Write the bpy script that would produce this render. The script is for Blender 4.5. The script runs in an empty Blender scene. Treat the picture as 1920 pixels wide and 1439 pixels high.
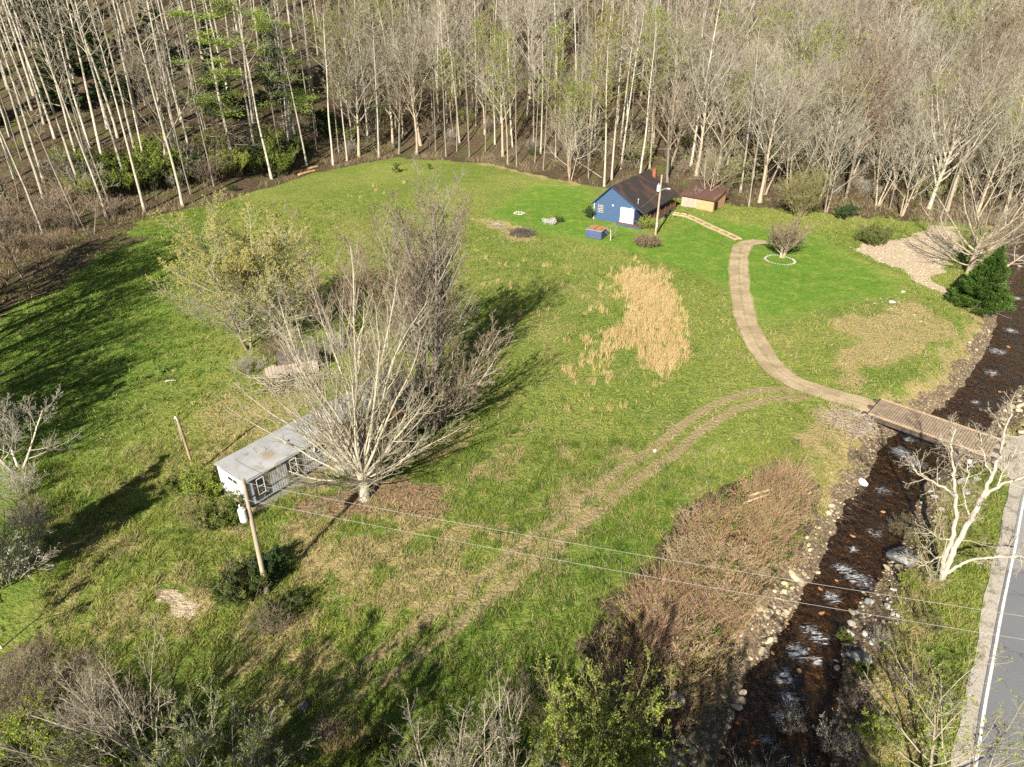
import bpy, math, random
import numpy as np
from mathutils import Vector, Matrix
rng = np.random.default_rng(11); random.seed(5)
SC = bpy.context.scene; COL = SC.collection
R = math.radians
# ------------------------------------------------------------------ camera
PITCH = R(30.0); H = 33.5; F = 1280.0
sP, cP = math.sin(PITCH), math.cos(PITCH)
cam = bpy.data.objects.new('camera', bpy.data.cameras.new('camera')); COL.objects.link(cam)
cam.location = (0, 0, H); cam.rotation_euler = (math.pi/2 - PITCH, 0, 0)
cam.data.lens = 24.0; cam.data.sensor_width = 36.0; cam.data.clip_start = 0.5; cam.data.clip_end = 3000
SC.camera = cam

def ray(u, v):
    x = (u-960)/F; y = (v-719.5)/F
    return np.array([x, cP - y*sP, -(sP + y*cP)])
def pix(u, v, z=0.0):
    d = ray(u, v); t = (z-H)/d[2]; return np.array([d[0]*t, d[1]*t])
# ------------------------------------------------------------------ noise helpers
_lat = np.random.default_rng(3).random((256, 256))
def vnoise(x, y):
    x = np.asarray(x, float); y = np.asarray(y, float)
    xi = np.floor(x).astype(int); yi = np.floor(y).astype(int)
    fx = x-xi; fy = y-yi; fx = fx*fx*(3-2*fx); fy = fy*fy*(3-2*fy)
    a = _lat[xi % 256, yi % 256]; b = _lat[(xi+1) % 256, yi % 256]
    c = _lat[xi % 256, (yi+1) % 256]; d = _lat[(xi+1) % 256, (yi+1) % 256]
    return (a*(1-fx)+b*fx)*(1-fy) + (c*(1-fx)+d*fx)*fy
def fbm(x, y, o=4):
    s = 0; a = .5; n = 0
    for i in range(o):
        s = s + a*vnoise(np.asarray(x)*2**i+17*i, np.asarray(y)*2**i+5*i); n += a; a *= .5
    return s/n
def sstep(a, b, x):
    t = np.clip((x-a)/(b-a), 0, 1); return t*t*(3-2*t)
def polysd(px, py, poly):
    """signed distance to polygon (negative inside), vectorised"""
    px = np.asarray(px, float); py = np.asarray(py, float)
    d = np.full(px.shape, 1e9); ins = np.zeros(px.shape, bool)
    n = len(poly)
    for i in range(n):
        ax, ay = poly[i]; bx, by = poly[(i+1) % n]
        ex, ey = bx-ax, by-ay; wx, wy = px-ax, py-ay
        t = np.clip((wx*ex+wy*ey)/(ex*ex+ey*ey+1e-12), 0, 1)
        d = np.minimum(d, np.hypot(wx-ex*t, wy-ey*t))
        c = ((ay > py) != (by > py)) & (px < (bx-ax)*(py-ay)/(by-ay+1e-12)+ax)
        ins ^= c
    return np.where(ins, -d, d)
def linesd(px, py, pts):
    px = np.asarray(px, float); py = np.asarray(py, float); d = np.full(px.shape, 1e9)
    for (ax, ay), (bx, by) in zip(pts[:-1], pts[1:]):
        ex, ey = bx-ax, by-ay
        t = np.clip(((px-ax)*ex+(py-ay)*ey)/(ex*ex+ey*ey+1e-12), 0, 1)
        d = np.minimum(d, np.hypot(px-ax-ex*t, py-ay-ey*t))
    return d
def smooth(pts, n=6):
    P = [np.array(p, float) for p in pts]; P = [2*P[0]-P[1]]+P+[2*P[-1]-P[-2]]; out = []
    for i in range(1, len(P)-2):
        for k in range(n):
            t = k/n
            out.append(.5*((2*P[i])+(-P[i-1]+P[i+1])*t+(2*P[i-1]-5*P[i]+4*P[i+1]-P[i+2])*t*t+(-P[i-1]+3*P[i]-3*P[i+1]+P[i+2])*t**3))
    out.append(P[-2]); return out
# ------------------------------------------------------------------ terrain
WZ = -1.55   # water level
bankL = [(1210,1620),(1290,1500),(1350,1400),(1395,1285),(1470,1170),(1525,1070),(1568,985),(1592,930),(1640,875),(1660,830),(1740,775),(1785,745),(1842,665),(1868,600),(1884,530),(1880,470),(1892,405)]
bankR = [(1520,1620),(1535,1500),(1560,1400),(1575,1265),(1603,1160),(1662,1070),(1695,1010),(1720,960),(1740,905),(1815,850),(1862,795),(1885,760),(1950,690),(1975,620),(1985,540),(1960,460),(1945,395)]
cl = smooth([pix(u, v, WZ) for u, v in bankL], 4); cr = smooth([pix(u, v, WZ) for u, v in bankR], 4)
creek_poly = [tuple(p) for p in cl] + [tuple(p) for p in cr[::-1]]
tree_x = np.array([-400,-120,-90,-74,-64,-54,-41,-27,-7,10,18,38,55,71,88,120,400.])
tree_y = np.array([95,92,90,101,113,124,149,163,158,142,136,124,118,113,111,112,120.])
def yt(x): return np.interp(x, tree_x, tree_y)
def hgt(x, y, creek=True):
    x = np.asarray(x, float); y = np.asarray(y, float)
    s = np.maximum(0, y - yt(x) - 1)
    slope = np.interp(x, [-120, -50, 0, 60, 200], [.33, .36, .34, .25, .20])
    z = slope*s*s/(s+16) + 2.0*(fbm(x/24, y/24, 3)-.5)*sstep(0, 25, s)
    z = z + .5*(fbm(x/14+9, y/14, 3)-.5) + .10*(fbm(x/1.9, y/1.9, 2)-.5)
    # bank by the mobile home dropping to the left low ground
    if creek:
        near = (x > -8) & (x < 110) & (y < 135) & (y > -40)
        d = np.full(x.shape, 99.)
        if near.any():
            d[near] = polysd(x[near], y[near], creek_poly)
        w = 3.2+1.2*fbm(x/5, y/5, 2)
        k = sstep(-.3, 1, d/w)
        bed = -1.95 + .35*fbm(x/1.1, y/1.1, 3)
        z = np.where(d < w, bed*(1-k)+z*k, z)
    return z
def hz(x, y): return float(hgt(np.array([x]), np.array([y]))[0])
def gp(u, v):
    """pixel -> point on the terrain"""
    d = ray(u, v); lo = None; ts = np.linspace(18, 420, 1600)
    X = d[0]*ts; Y = d[1]*ts; Z = H + d[2]*ts
    below = Z < hgt(X, Y); i = int(np.argmax(below)) if below.any() else len(ts)-1
    a = ts[max(i-1, 0)]; b = ts[i]
    for _ in range(14):
        m = (a+b)/2
        if H+d[2]*m < hz(d[0]*m, d[1]*m): b = m
        else: a = m
    return np.array([d[0]*b, d[1]*b, hz(d[0]*b, d[1]*b)])
# ------------------------------------------------------------------ materials
def nmat(name):
    m = bpy.data.materials.new(name); m.use_nodes = True
    nt = m.node_tree; nt.nodes.clear()
    o = nt.nodes.new('ShaderNodeOutputMaterial'); b = nt.nodes.new('ShaderNodeBsdfPrincipled')
    nt.links.new(b.outputs[0], o.inputs[0]); b.inputs['Specular IOR Level'].default_value = .25
    return m, nt, b, o
def N(nt, t, **k):
    n = nt.nodes.new(t)
    for a, v in k.items(): setattr(n, a, v)
    return n
def setin(nt, sock, v):
    if isinstance(v, bpy.types.NodeSocket): nt.links.new(v, sock)
    elif isinstance(v, (tuple, list)) and len(v) == 3 and sock.type == 'RGBA': sock.default_value = (*v, 1)
    else: sock.default_value = v
def mixc(nt, f, a, b, mode='MIX'):
    n = N(nt, 'ShaderNodeMix', data_type='RGBA', blend_type=mode)
    setin(nt, n.inputs[0], f); setin(nt, n.inputs[6], a); setin(nt, n.inputs[7], b)
    return n.outputs[2]
def mth(nt, op, a, b=0.0, c=None, clamp=False):
    n = N(nt, 'ShaderNodeMath', operation=op, use_clamp=clamp); setin(nt, n.inputs[0], a); setin(nt, n.inputs[1], b)
    if c is not None: setin(nt, n.inputs[2], c)
    return n.outputs[0]
def ramp(nt, f, a, b):
    n = N(nt, 'ShaderNodeMapRange', interpolation_type='SMOOTHSTEP'); setin(nt, n.inputs[0], f)
    n.inputs[1].default_value = a; n.inputs[2].default_value = b; return n.outputs[0]
def noise(nt, scale, detail=4, rough=.55, vec=None, dist=0.0):
    n = N(nt, 'ShaderNodeTexNoise'); n.inputs['Scale'].default_value = scale; n.inputs['Detail'].default_value = detail
    n.inputs['Roughness'].default_value = rough; n.inputs['Distortion'].default_value = dist
    if vec is not None: nt.links.new(vec, n.inputs['Vector'])
    return n.outputs['Fac']
def coords(nt, kind='Object', scale=(1, 1, 1)):
    tc = N(nt, 'ShaderNodeTexCoord'); mp = N(nt, 'ShaderNodeMapping'); mp.inputs['Scale'].default_value = scale
    nt.links.new(tc.outputs[kind], mp.inputs[0]); return mp.outputs[0]
def attr(nt, name):
    n = N(nt, 'ShaderNodeAttribute', attribute_name=name); return n.outputs['Fac']
def bump(nt, b, h, dist, strength=1.0):
    n = N(nt, 'ShaderNodeBump'); n.inputs['Distance'].default_value = dist; n.inputs['Strength'].default_value = strength
    nt.links.new(h, n.inputs['Height']); nt.links.new(n.outputs[0], b.inputs['Normal'])
def simple(name, c1, c2=None, scale=3.0, rough=.75, stretch=(1, 1, 1), bmp=0.0, metal=0.0, c3=None, s3=.6, objrand=0.0):
    m, nt, b, o = nmat(name); c2 = c2 or tuple(x*.7 for x in c1)
    v = coords(nt, 'Object', stretch); f = ramp(nt, noise(nt, scale, 6, .6, v), .35, .65); col = mixc(nt, f, c1, c2)
    if c3:
        g = ramp(nt, noise(nt, s3, 5, .65, v), .52, .62); col = mixc(nt, g, col, c3)
    if objrand:
        oi = N(nt, 'ShaderNodeObjectInfo'); k = mth(nt, 'MULTIPLY_ADD', oi.outputs['Random'], objrand, 1-objrand/2)
        cc = N(nt, 'ShaderNodeVectorMath', operation='SCALE'); nt.links.new(col, cc.inputs[0]); nt.links.new(k, cc.inputs[3]); col = cc.outputs[0]
    setin(nt, b.inputs['Base Color'], col); b.inputs['Roughness'].default_value = rough; b.inputs['Metallic'].default_value = metal
    if bmp: bump(nt, b, noise(nt, scale*2, 5, .6, v), bmp)
    return m
# ------------------------------------------------------------------ mesh building
class MB:
    def __init__(s): s.v = []; s.f = []; s.m = []
    def add(s, vs, fs, mi=0):
        o = len(s.v); s.v += [tuple(map(float, p)) for p in vs]; s.f += [tuple(i+o for i in f) for f in fs]; s.m += [mi]*len(fs); return s
    def box(s, x0, y0, z0, x1, y1, z1, mi=0):
        return s.add([(x0,y0,z0),(x1,y0,z0),(x1,y1,z0),(x0,y1,z0),(x0,y0,z1),(x1,y0,z1),(x1,y1,z1),(x0,y1,z1)],
                     [(0,3,2,1),(4,5,6,7),(0,1,5,4),(1,2,6,5),(2,3,7,6),(3,0,4,7)], mi)
    def beam(s, a, b, w, h, mi=0, up=(0,0,1)):
        a = Vector(a); b = Vector(b); d = (b-a).normalized(); up = Vector(up)
        if abs(d.dot(up)) > .95: up = Vector((0,1,0))
        x = d.cross(up).normalized(); z = x.cross(d)
        c = []
        for p in (a, b):
            for sx, sz in ((-1,-1),(1,-1),(1,1),(-1,1)): c.append(p + x*sx*w/2 + z*sz*h/2)
        return s.add(c, [(0,1,2,3),(7,6,5,4),(0,4,5,1),(1,5,6,2),(2,6,7,3),(3,7,4,0)], mi)
    def tube(s, pts, rad, n=8, mi=0, cap=True):
        pts = [Vector(p) for p in pts]; rad = rad if hasattr(rad, '__len__') else [rad]*len(pts)
        o = len(s.v); ref = None
        for i, p in enumerate(pts):
            d = (pts[min(i+1, len(pts)-1)]-pts[max(i-1, 0)]).normalized()
            if ref is None: ref = Vector((1,0,0)) if abs(d.x) < .8 else Vector((0,1,0))
            x = (ref - d*ref.dot(d)).normalized(); y = d.cross(x); ref = x
            for k in range(n):
                a = 2*math.pi*k/n; s.v.append(tuple(p + (x*math.cos(a)+y*math.sin(a))*rad[i]))
        for i in range(len(pts)-1):
            for k in range(n):
                a = o+i*n+k; b = o+i*n+(k+1) % n; s.f.append((a, b, b+n, a+n)); s.m.append(mi)
        if cap:
            s.f.append(tuple(o+k for k in range(n))[::-1]); s.f.append(tuple(o+(len(pts)-1)*n+k for k in range(n))); s.m += [mi, mi]
        return s
    def mesh(s, name, mats, smooth=False):
        me = bpy.data.meshes.new(name); me.from_pydata(s.v, [], s.f)
        for m in (mats if isinstance(mats, (list, tuple)) else [mats]): me.materials.append(m)
        me.polygons.foreach_set('material_index', s.m)
        if smooth: me.polygons.foreach_set('use_smooth', [True]*len(s.f))
        me.update(); return me
    def build(s, name, mats, parent=None, smooth=False, **k):
        return link(name, s.mesh(name, mats, smooth), parent, **k)
def link(name, me, parent=None, loc=None, rot=None, scale=None, label=None):
    o = bpy.data.objects.new(name, me); COL.objects.link(o)
    if parent: o.parent = parent
    if loc is not None: o.location = tuple(map(float, loc))
    if rot is not None: o.rotation_euler = rot
    if scale is not None: o.scale = scale if hasattr(scale, '__len__') else (scale,)*3
    if label: o['label'] = label
    return o
def tag(o, label=None, cat=None, group=None, kind=None):
    if label: o['label'] = label
    if cat: o['category'] = cat
    if group: o['group'] = group
    if kind: o['kind'] = kind
    return o
def root(name, loc, label, cat, rotz=0, group=None, rot=None, scale=None):
    o = link(name, None, loc=loc, rot=rot or (0, 0, rotz), scale=scale); o.empty_display_size = .3
    return tag(o, label, cat, group)
def arrmesh(name, V, Fa, mats, mi=None, attrs=None, smooth=False):
    """V (n,3), Fa (m,k) with constant k"""
    me = bpy.data.meshes.new(name); V = np.ascontiguousarray(V, dtype=np.float32); Fa = np.ascontiguousarray(Fa, dtype=np.int32)
    m, k = Fa.shape
    me.vertices.add(len(V)); me.vertices.foreach_set('co', V.ravel())
    me.loops.add(m*k); me.loops.foreach_set('vertex_index', Fa.ravel())
    me.polygons.add(m); me.polygons.foreach_set('loop_start', np.arange(0, m*k, k, dtype=np.int32))
    for mt in (mats if isinstance(mats, (list, tuple)) else [mats]): me.materials.append(mt)
    if mi is not None: me.polygons.foreach_set('material_index', np.ascontiguousarray(mi, dtype=np.int32))
    if smooth: me.polygons.foreach_set('use_smooth', np.ones(m, bool))
    me.update(calc_edges=True)
    for nme, a in (attrs or {}).items():
        at = me.attributes.new(nme, 'FLOAT', 'POINT'); at.data.foreach_set('value', np.ascontiguousarray(a, dtype=np.float32))
    return me
def unit(v): return v/(np.linalg.norm(v, axis=-1, keepdims=True)+1e-9)
# ------------------------------------------------------------------ trees
def tubes(P, Rr, sides):
    """P (B,n,3) R (B,n) -> verts, quads"""
    B, n, _ = P.shape
    d = unit(P[:, -1]-P[:, 0]); ref = np.where(np.abs(d[:, :1]) < .8, np.array([[1., 0, 0]]), np.array([[0, 1., 0]]))
    x = unit(np.cross(d, ref)); y = np.cross(d, x)
    a = 2*np.pi*np.arange(sides)/sides
    off = x[:, None, None, :]*np.cos(a)[None, None, :, None] + y[:, None, None, :]*np.sin(a)[None, None, :, None]
    V = P[:, :, None, :] + off*Rr[:, :, None, None]
    idx = np.arange(B*n*sides).reshape(B, n, sides); nx = np.roll(idx, -1, axis=2)
    Q = np.stack([idx[:, :-1], nx[:, :-1], nx[:, 1:], idx[:, 1:]], axis=-1).reshape(-1, 4)
    return V.reshape(-1, 3), Q
def gen_tree(seed, levels, stems=None, rmin=.015, buds=0, bud_size=.1, trunk_levels=1, bud_lv=None):
    """levels: dicts  n, len/ratio, ang, start, segs, wig, up, sides, taper.  stems: list of (pos, dir, len, r)"""
    g = np.random.default_rng(seed)
    P0 = np.array([s[0] for s in stems], float); D = unit(np.array([s[1] for s in stems], float))
    L = np.array([s[2] for s in stems], float); Rd = np.array([s[3] for s in stems], float)
    tv, tq, cv, cq = [], [], [], []; nt = nc = 0; last = None
    for li, c in enumerate(levels):
        segs = c.get('segs', 3); B = len(P0); P = np.zeros((B, segs+1, 3)); P[:, 0] = P0; d = D.copy()
        dirs = [d]
        for i in range(segs):
            d = unit(d + g.normal(0, c.get('wig', .1), (B, 3)) + np.array([0, 0, c.get('up', .1)/segs])); dirs.append(d)
            P[:, i+1] = P[:, i] + d*(L/segs)[:, None]
        t = np.linspace(0, 1, segs+1)[None, :]
        Rr = Rd[:, None]*(1 - t*(1-c.get('taper', .3))); Rr = np.maximum(Rr, rmin*(.45 if li == len(levels)-1 else .8))
        if li == 0 and c.get('flare', 1): Rr[:, 0] *= 1.35
        V, Q = tubes(P, Rr, c.get('sides', 3))
        if li < trunk_levels: tv.append(V); tq.append(Q+nt); nt += len(V)
        else: cv.append(V); cq.append(Q+nc); nc += len(V)
        last = P
        if li+1 < len(levels):
            e = levels[li+1]; n = e['n']; par = np.repeat(np.arange(B), n); M = len(par)
            st = e.get('start', .3); tt = st + (1-st)*(((np.tile(np.arange(n), B)+g.random(M))/n))
            tt = np.clip(tt, 0, .995); fi = tt*segs; ii = np.minimum(fi.astype(int), segs-1); fr = (fi-ii)[:, None]
            base = P[par, ii]*(1-fr)+P[par, ii+1]*fr; dd = unit(P[par, ii+1]-P[par, ii])
            az = np.tile(np.arange(n), B)*2.4 + g.random(M)*1.2 + par*1.7
            ref = np.where(np.abs(dd[:, 2:3]) > .9, np.array([[1., 0, 0]]), np.array([[0, 0, 1.]])); xx = unit(np.cross(dd, ref)); yy = np.cross(dd, xx)
            side = xx*np.cos(az)[:, None]+yy*np.sin(az)[:, None]
            ang = np.radians(e.get('ang', 45))*(.75+.5*g.random(M)); 
            if 'ang0' in e: ang = np.radians(e['ang0']+(e['ang']-e['ang0'])*(tt-st)/(1-st))*(.85+.3*g.random(M))
            nd = unit(dd*np.cos(ang)[:, None]+side*np.sin(ang)[:, None])
            prof = 1 - e.get('lt', .6)*(tt-st)/(1-st)
            if e.get('bell'): prof = np.sin(np.pi*np.clip((tt-st)/(1-st)*.85+.12, 0, 1))**.7
            nl = (e['len'] if 'len' in e else L[par]*e['ratio'])*prof*(.65+.6*g.random(M))
            pr = Rr[par, ii]*(1-fr[:, 0])+Rr[par, ii+1]*fr[:, 0]
            nr = np.minimum(pr*e.get('rr', .6), nl*e.get('rl', .03))
            if e.get('keep', 1) < 1:
                kp = g.random(M) < e['keep']; base, nd, nl, nr = base[kp], nd[kp], nl[kp], nr[kp]
            P0, D, L, Rd = base, nd, nl, nr
    bv = bq = None
    if buds:
        B = len(last); k = g.integers(0, B, buds); t = g.random(buds)[:, None]*.9+.1
        c = last[k, 0]*(1-t)+last[k, -1]*t + g.normal(0, bud_size*.5, (buds, 3))
        a = unit(g.normal(0, 1, (buds, 3))); b = unit(np.cross(a, g.normal(0, 1, (buds, 3))))
        s = bud_size*(.5+g.random(buds))[:, None]
        bv = np.stack([c-a*s, c-b*s*.55, c+a*s, c+b*s*.55], 1).reshape(-1, 3); bq = np.arange(buds*4).reshape(-1, 4)
    return dict(trunk=(np.vstack(tv), np.vstack(tq)) if tv else None, crown=(np.vstack(cv), np.vstack(cq)) if cv else None, buds=(bv, bq) if buds else None)
def tree_proto(name, T, bark, twig, leaf=None):
    tm = arrmesh(name+'_trunk', *T['trunk'], bark, smooth=True) if T['trunk'] is not None else None
    V, Q = T['crown']; mi = np.zeros(len(Q), int)
    if T['buds'] is not None:
        bv, bq = T['buds']; mi = np.concatenate([mi, np.ones(len(bq), int)]); Q = np.vstack([Q, bq+len(V)]); V = np.vstack([V, bv])
    cm = arrmesh(name+'_crown', V, Q, [twig]+([leaf] if leaf else []), mi)
    zmax = float(V[:, 2].max())
    return dict(trunk=tm, crown=cm, h=zmax)
def place(pr, name, loc, label, cat, group=None, rotz=None, scale=1.0, lean=(0, 0), part=('trunk', 'crown')):
    rotz = random.uniform(0, 6.28) if rotz is None else rotz
    if pr['trunk'] is None:
        o = link(name, pr['crown'], loc=loc, rot=(lean[0], lean[1], rotz), scale=scale); return tag(o, label, cat, group)
    M = Matrix.Rotation(lean[1], 3, 'Y') @ Matrix.Rotation(lean[0], 3, 'X') @ Matrix.Rotation(rotz, 3, 'Z')
    o = root(name, loc, label, cat, group=group, rot=M.to_euler(), scale=scale)
    link(part[0], pr['trunk'], o); link(part[1], pr['crown'], o)
    return o
# stems brush (ribbons standing up from the ground)
def ribbons(base, h, lean, w, g, segs=2, droop=0.0):
    n = len(base); az = g.random(n)*6.283; ld = np.stack([np.cos(az), np.sin(az), np.zeros(n)], 1)
    fa = g.random(n)*6.283; fd = np.stack([np.cos(fa), np.sin(fa), np.zeros(n)], 1)
    rows = []
    for i in range(segs+1):
        t = i/segs; c = base + ld*(lean*h*t**1.5)[:, None] + np.array([0, 0, 1.])*(h*t*(1-droop*t))[:, None]
        ww = w*(1-t*.75)
        rows += [c-fd*ww[:, None]*.5, c+fd*ww[:, None]*.5]
    V = np.stack(rows, 1).reshape(-1, 3); k = 2*(segs+1); o = (np.arange(n)*k)[:, None]
    Q = np.concatenate([np.stack([o+2*i, o+2*i+1, o+2*i+3, o+2*i+2], -1).reshape(-1, 4) for i in range(segs)])
    tt = np.tile(np.repeat(np.linspace(0, 1, segs+1), 2), n)
    return V, Q, k, tt
# ================================================================== LIGHT
EL = R(33); AZ = R(21)
w = bpy.data.worlds.new('World'); SC.world = w; w.use_nodes = True; nt = w.node_tree; nt.nodes.clear()
sky = nt.nodes.new('ShaderNodeTexSky'); sky.sky_type = 'NISHITA'; sky.sun_disc = False; sky.sun_elevation = EL; sky.sun_rotation = math.pi+AZ
bg = nt.nodes.new('ShaderNodeBackground'); bg.inputs[1].default_value = .042; wo = nt.nodes.new('ShaderNodeOutputWorld')
nt.links.new(sky.outputs[0], bg.inputs[0]); nt.links.new(bg.outputs[0], wo.inputs[0])
sun = bpy.data.objects.new('sun', bpy.data.lights.new('sun', 'SUN')); COL.objects.link(sun)
sun.data.energy = 5.0; sun.data.angle = R(.5); sun.data.color = (1, .93, .80)
sun.rotation_euler = Vector((math.sin(AZ)*math.cos(EL), math.cos(AZ)*math.cos(EL), -math.sin(EL))).to_track_quat('-Z', 'Y').to_euler()
SC.view_settings.view_transform = 'Standard'; SC.view_settings.look = 'None'; SC.view_settings.exposure = 1.46
SC.render.engine = 'CYCLES'; SC.cycles.max_bounces = 5; SC.cycles.diffuse_bounces = 2; SC.cycles.transparent_max_bounces = 8
SC.cycles.use_denoising = False
# ================================================================== GROUND MASKS
def PX(l, z=0): return [tuple(pix(u, v, z)) for u, v in l]
drive_c = smooth(PX([(1425,452),(1393,462),(1385,500),(1390,560),(1402,610),(1432,665),(1480,712),(1550,738),(1610,757),(1650,768)]), 6)
ruts = smooth(PX([(1500,738),(1440,741),(1370,760),(1305,797),(1245,845),(1180,890),(1110,945),(1050,995),(1000,1035),(930,1090),(870,1135),(800,1185),(730,1240),(650,1290)]), 4)
def offset(pts, o):
    P = np.array(pts); d = np.gradient(P, axis=0); n = np.stack([-d[:, 1], d[:, 0]], 1); n /= np.linalg.norm(n, axis=1)[:, None]; return [tuple(p) for p in P+n*o]
sandbar = PX([(1598,465),(1650,452),(1700,446),(1745,424),(1790,425),(1800,470),(1745,520),(1775,553),(1757,548),(1700,510),(1650,492)])
baretan = PX([(1575,600),(1640,575),(1720,575),(1765,610),(1755,650),(1700,680),(1640,690),(1620,725),(1570,715),(1555,680),(1600,650)])
banktan = PX([(1520,765),(1580,760),(1640,785),(1650,850),(1590,890),(1540,880),(1500,830)])
bank2 = PX([(1700,750),(1800,700),(1850,620),(1875,600),(1845,665),(1790,745),(1745,775)])
yardred = PX([(560,945),(640,905),(720,880),(830,905),(860,960),(760,985),(640,960),(560,975)])
yardyel = PX([(380,770),(480,720),(620,735),(560,780),(440,850),(400,900),(340,960),(300,900),(330,830)])
sandcut = PX([(300,1108),(345,1115),(372,1150),(352,1178),(325,1150)])
patch3 = PX([(395,1075),(470,1050),(500,1075),(470,1105),(400,1110)])
leftlitter = PX([(-300,800),(-200,380),(60,395),(240,420),(270,455),(150,500),(100,545),(0,590),(-60,640)])
treestrip = PX([(640,262),(760,285),(850,300),(960,320),(1060,345),(1130,352),(1130,340),(1060,322),(960,298),(860,285)])
rightbank = PX([(1590,1170),(1690,1110),(1760,1100),(1745,1190),(1790,1290),(1790,1439),(1560,1439),(1590,1280)])
pileground = PX([(880,410),(925,412),(1000,432),(1005,452),(960,455),(930,432)])
lawn = PX([(900,400),(1000,345),(1110,352),(1130,400),(1230,440),(1290,400),(1420,420),(1540,440),(1600,480),(1700,525),(1700,560),(1600,570),(1500,600),(1420,620),(1385,560),(1300,515),(1200,480),(1080,455),(960,430)])
lawn2 = PX([(1040,395),(1110,420),(1230,450),(1300,415),(1380,455),(1370,520),(1300,515),(1180,475),(1050,440)])
lushL = PX([(-150,1000),(-150,600),(100,530),(250,430),(400,395),(380,480),(350,600),(380,700),(250,760),(100,900),(60,1120),(-50,1250)])  # lush left field, its shade also put into the deeper green
bottomgreen = PX([(700,1180),(900,1120),(1080,1010),(1280,860),(1350,900),(1180,1150),(1150,1320),(900,1380),(650,1400),(560,1300)])
brush_poly = PX([(1540,905),(1470,880),(1390,905),(1290,960),(1220,1060),(1120,1170),(1090,1290),(1180,1390),(1330,1400),(1385,1270),(1420,1170),(1480,1080),(1540,980)])
brush_left = PX([(-250,480),(-100,330),(60,400),(230,380),(300,395),(240,420),(140,440),(100,500),(30,520),(0,570),(-100,640)])
brambles = PX([(-80,1280),(60,1190),(160,1210),(300,1270),(330,1330),(180,1420),(-60,1480)])
def rough_edge(d, x, y, a=1.2, s=1.6): return d + a*(fbm(x/s, y/s, 4)-.5)*2
def masks(x, y):
    m = {}
    dd = linesd(x, y, drive_c); m['dirt'] = sstep(1.55, 1.0, rough_edge(dd, x, y, .35, 1.6))
    r1 = np.minimum(linesd(x, y, offset(ruts, .85)), linesd(x, y, offset(ruts, -.85)))
    fade = np.interp(y, [24, 29, 36, 48], [.5, .75, .95, 1.])
    m['rut'] = sstep(.70, .25, r1+.35*(fbm(x/1.3, y/1.3, 3)-.5))*fade
    mid = sstep(2.4, 1.0, linesd(x, y, ruts)+1.4*(fbm(x/1.5, y/1.5, 3)-.5))
    m['dry'] = np.clip(.40*mid*fade, 0, 1)
    for p, e, k, sc in ((baretan, 3.5, .95, 3), (banktan, 2.5, .9, 2), (bank2, 2.5, .8, 2), (yardyel, 7, .6, 3), (patch3, 1.8, .75, 1.2), (pileground, 1.2, 1, 1), (treestrip, 2.5, .9, 2), (rightbank, 3, .75, 2)):
        q = polysd(x, y, p); m['dry'] = np.maximum(m['dry'], k*sstep(e*.5, -e*.5, rough_edge(q, x, y, e, sc)))
    # random dry scatter over the meadow, strongest round the mobile home and the track
    near = fbm(x/2.2+3, y/2.2, 4)
    amt = np.interp(fbm(x/11, y/11+8, 3), [.3, .7], [0, 1])
    c = np.hypot((x+8)/1.3, y-37); amt = np.clip(amt*.42+.55*sstep(26, 6, c), 0, 1)
    lw = np.maximum(sstep(2, -4, polysd(x, y, lawn)), sstep(4, -4, polysd(x, y, lushL)))
    amt = amt*(1-.9*lw)*(1-.6*sstep(2, -3, polysd(x, y, bottomgreen)))
    m['dry'] = np.clip(np.maximum(m['dry'], amt*sstep(.44, .62, near)), 0, 1)
    m['litter'] = np.maximum.reduce([sstep(-3.5, .5, rough_edge(y-yt(x), x, y, 2.5, 3)),
        .9*sstep(2, -2, rough_edge(polysd(x, y, leftlitter), x, y, 3, 3)), sstep(1, -1, rough_edge(polysd(x, y, yardred), x, y, 2.2, 1.2))*.85,
        sstep(1.5, -.5, rough_edge(polysd(x, y, brush_poly), x, y, 1.2, 1.5))*.8, sstep(1, -1, rough_edge(polysd(x, y, brambles), x, y, 2, 2))*.6])
    m['leafy'] = sstep(1.5, -1, rough_edge(polysd(x, y, yardred), x, y, 2.2, 1.2))
    m['lush'] = np.maximum.reduce([sstep(2, -4, polysd(x, y, lawn)), sstep(2, -2, polysd(x, y, lawn2))*1.0, .7*sstep(5, -5, polysd(x, y, lushL)), .55*sstep(3, -3, polysd(x, y, bottomgreen))])
    m['mown'] = sstep(1.2, -1.2, polysd(x, y, lawn))
    near = (x > -8) & (x < 110) & (y < 140) & (y > -40); cd = np.full(x.shape, 99.)
    if near.any(): cd[near] = polysd(x[near], y[near], creek_poly)
    m['rock'] = sstep(2.3, .6, rough_edge(cd, x, y, 1.3, 1.3))
    m['dry'] = np.maximum(m['dry'], .75*sstep(4.5, 2, rough_edge(cd, x, y, 2.2, 1.7)))
    m['sand'] = np.maximum(sstep(.8, -.5, rough_edge(polysd(x, y, sandbar), x, y, 1.6, 1.8)), sstep(.4, -.3, rough_edge(polysd(x, y, sandcut), x, y, .7, .8)))
    return m, cd
def axis(parts):
    out = []
    for a, b, s in parts: out.append(np.arange(a, b, s))
    return np.concatenate(out+[np.array([parts[-1][1]])])
gx = axis([(-700,-300,50),(-300,-150,12),(-150,-75,2.5),(-75,-45,.8),(-45,75,.42),(75,150,2.2),(150,300,12),(300,700,50)])
gy = axis([(-300,-40,40),(-40,10,3),(10,16,1),(16,62,.38),(62,100,.6),(100,140,1.1),(140,260,3),(260,640,14)])
X, Y = np.meshgrid(gx, gy); x = X.ravel(); y = Y.ravel(); z = hgt(x, y)
MK, _cd = masks(x, y)
nx_, ny_ = len(gx), len(gy); ix = np.arange(nx_*ny_).reshape(ny_, nx_)
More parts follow.
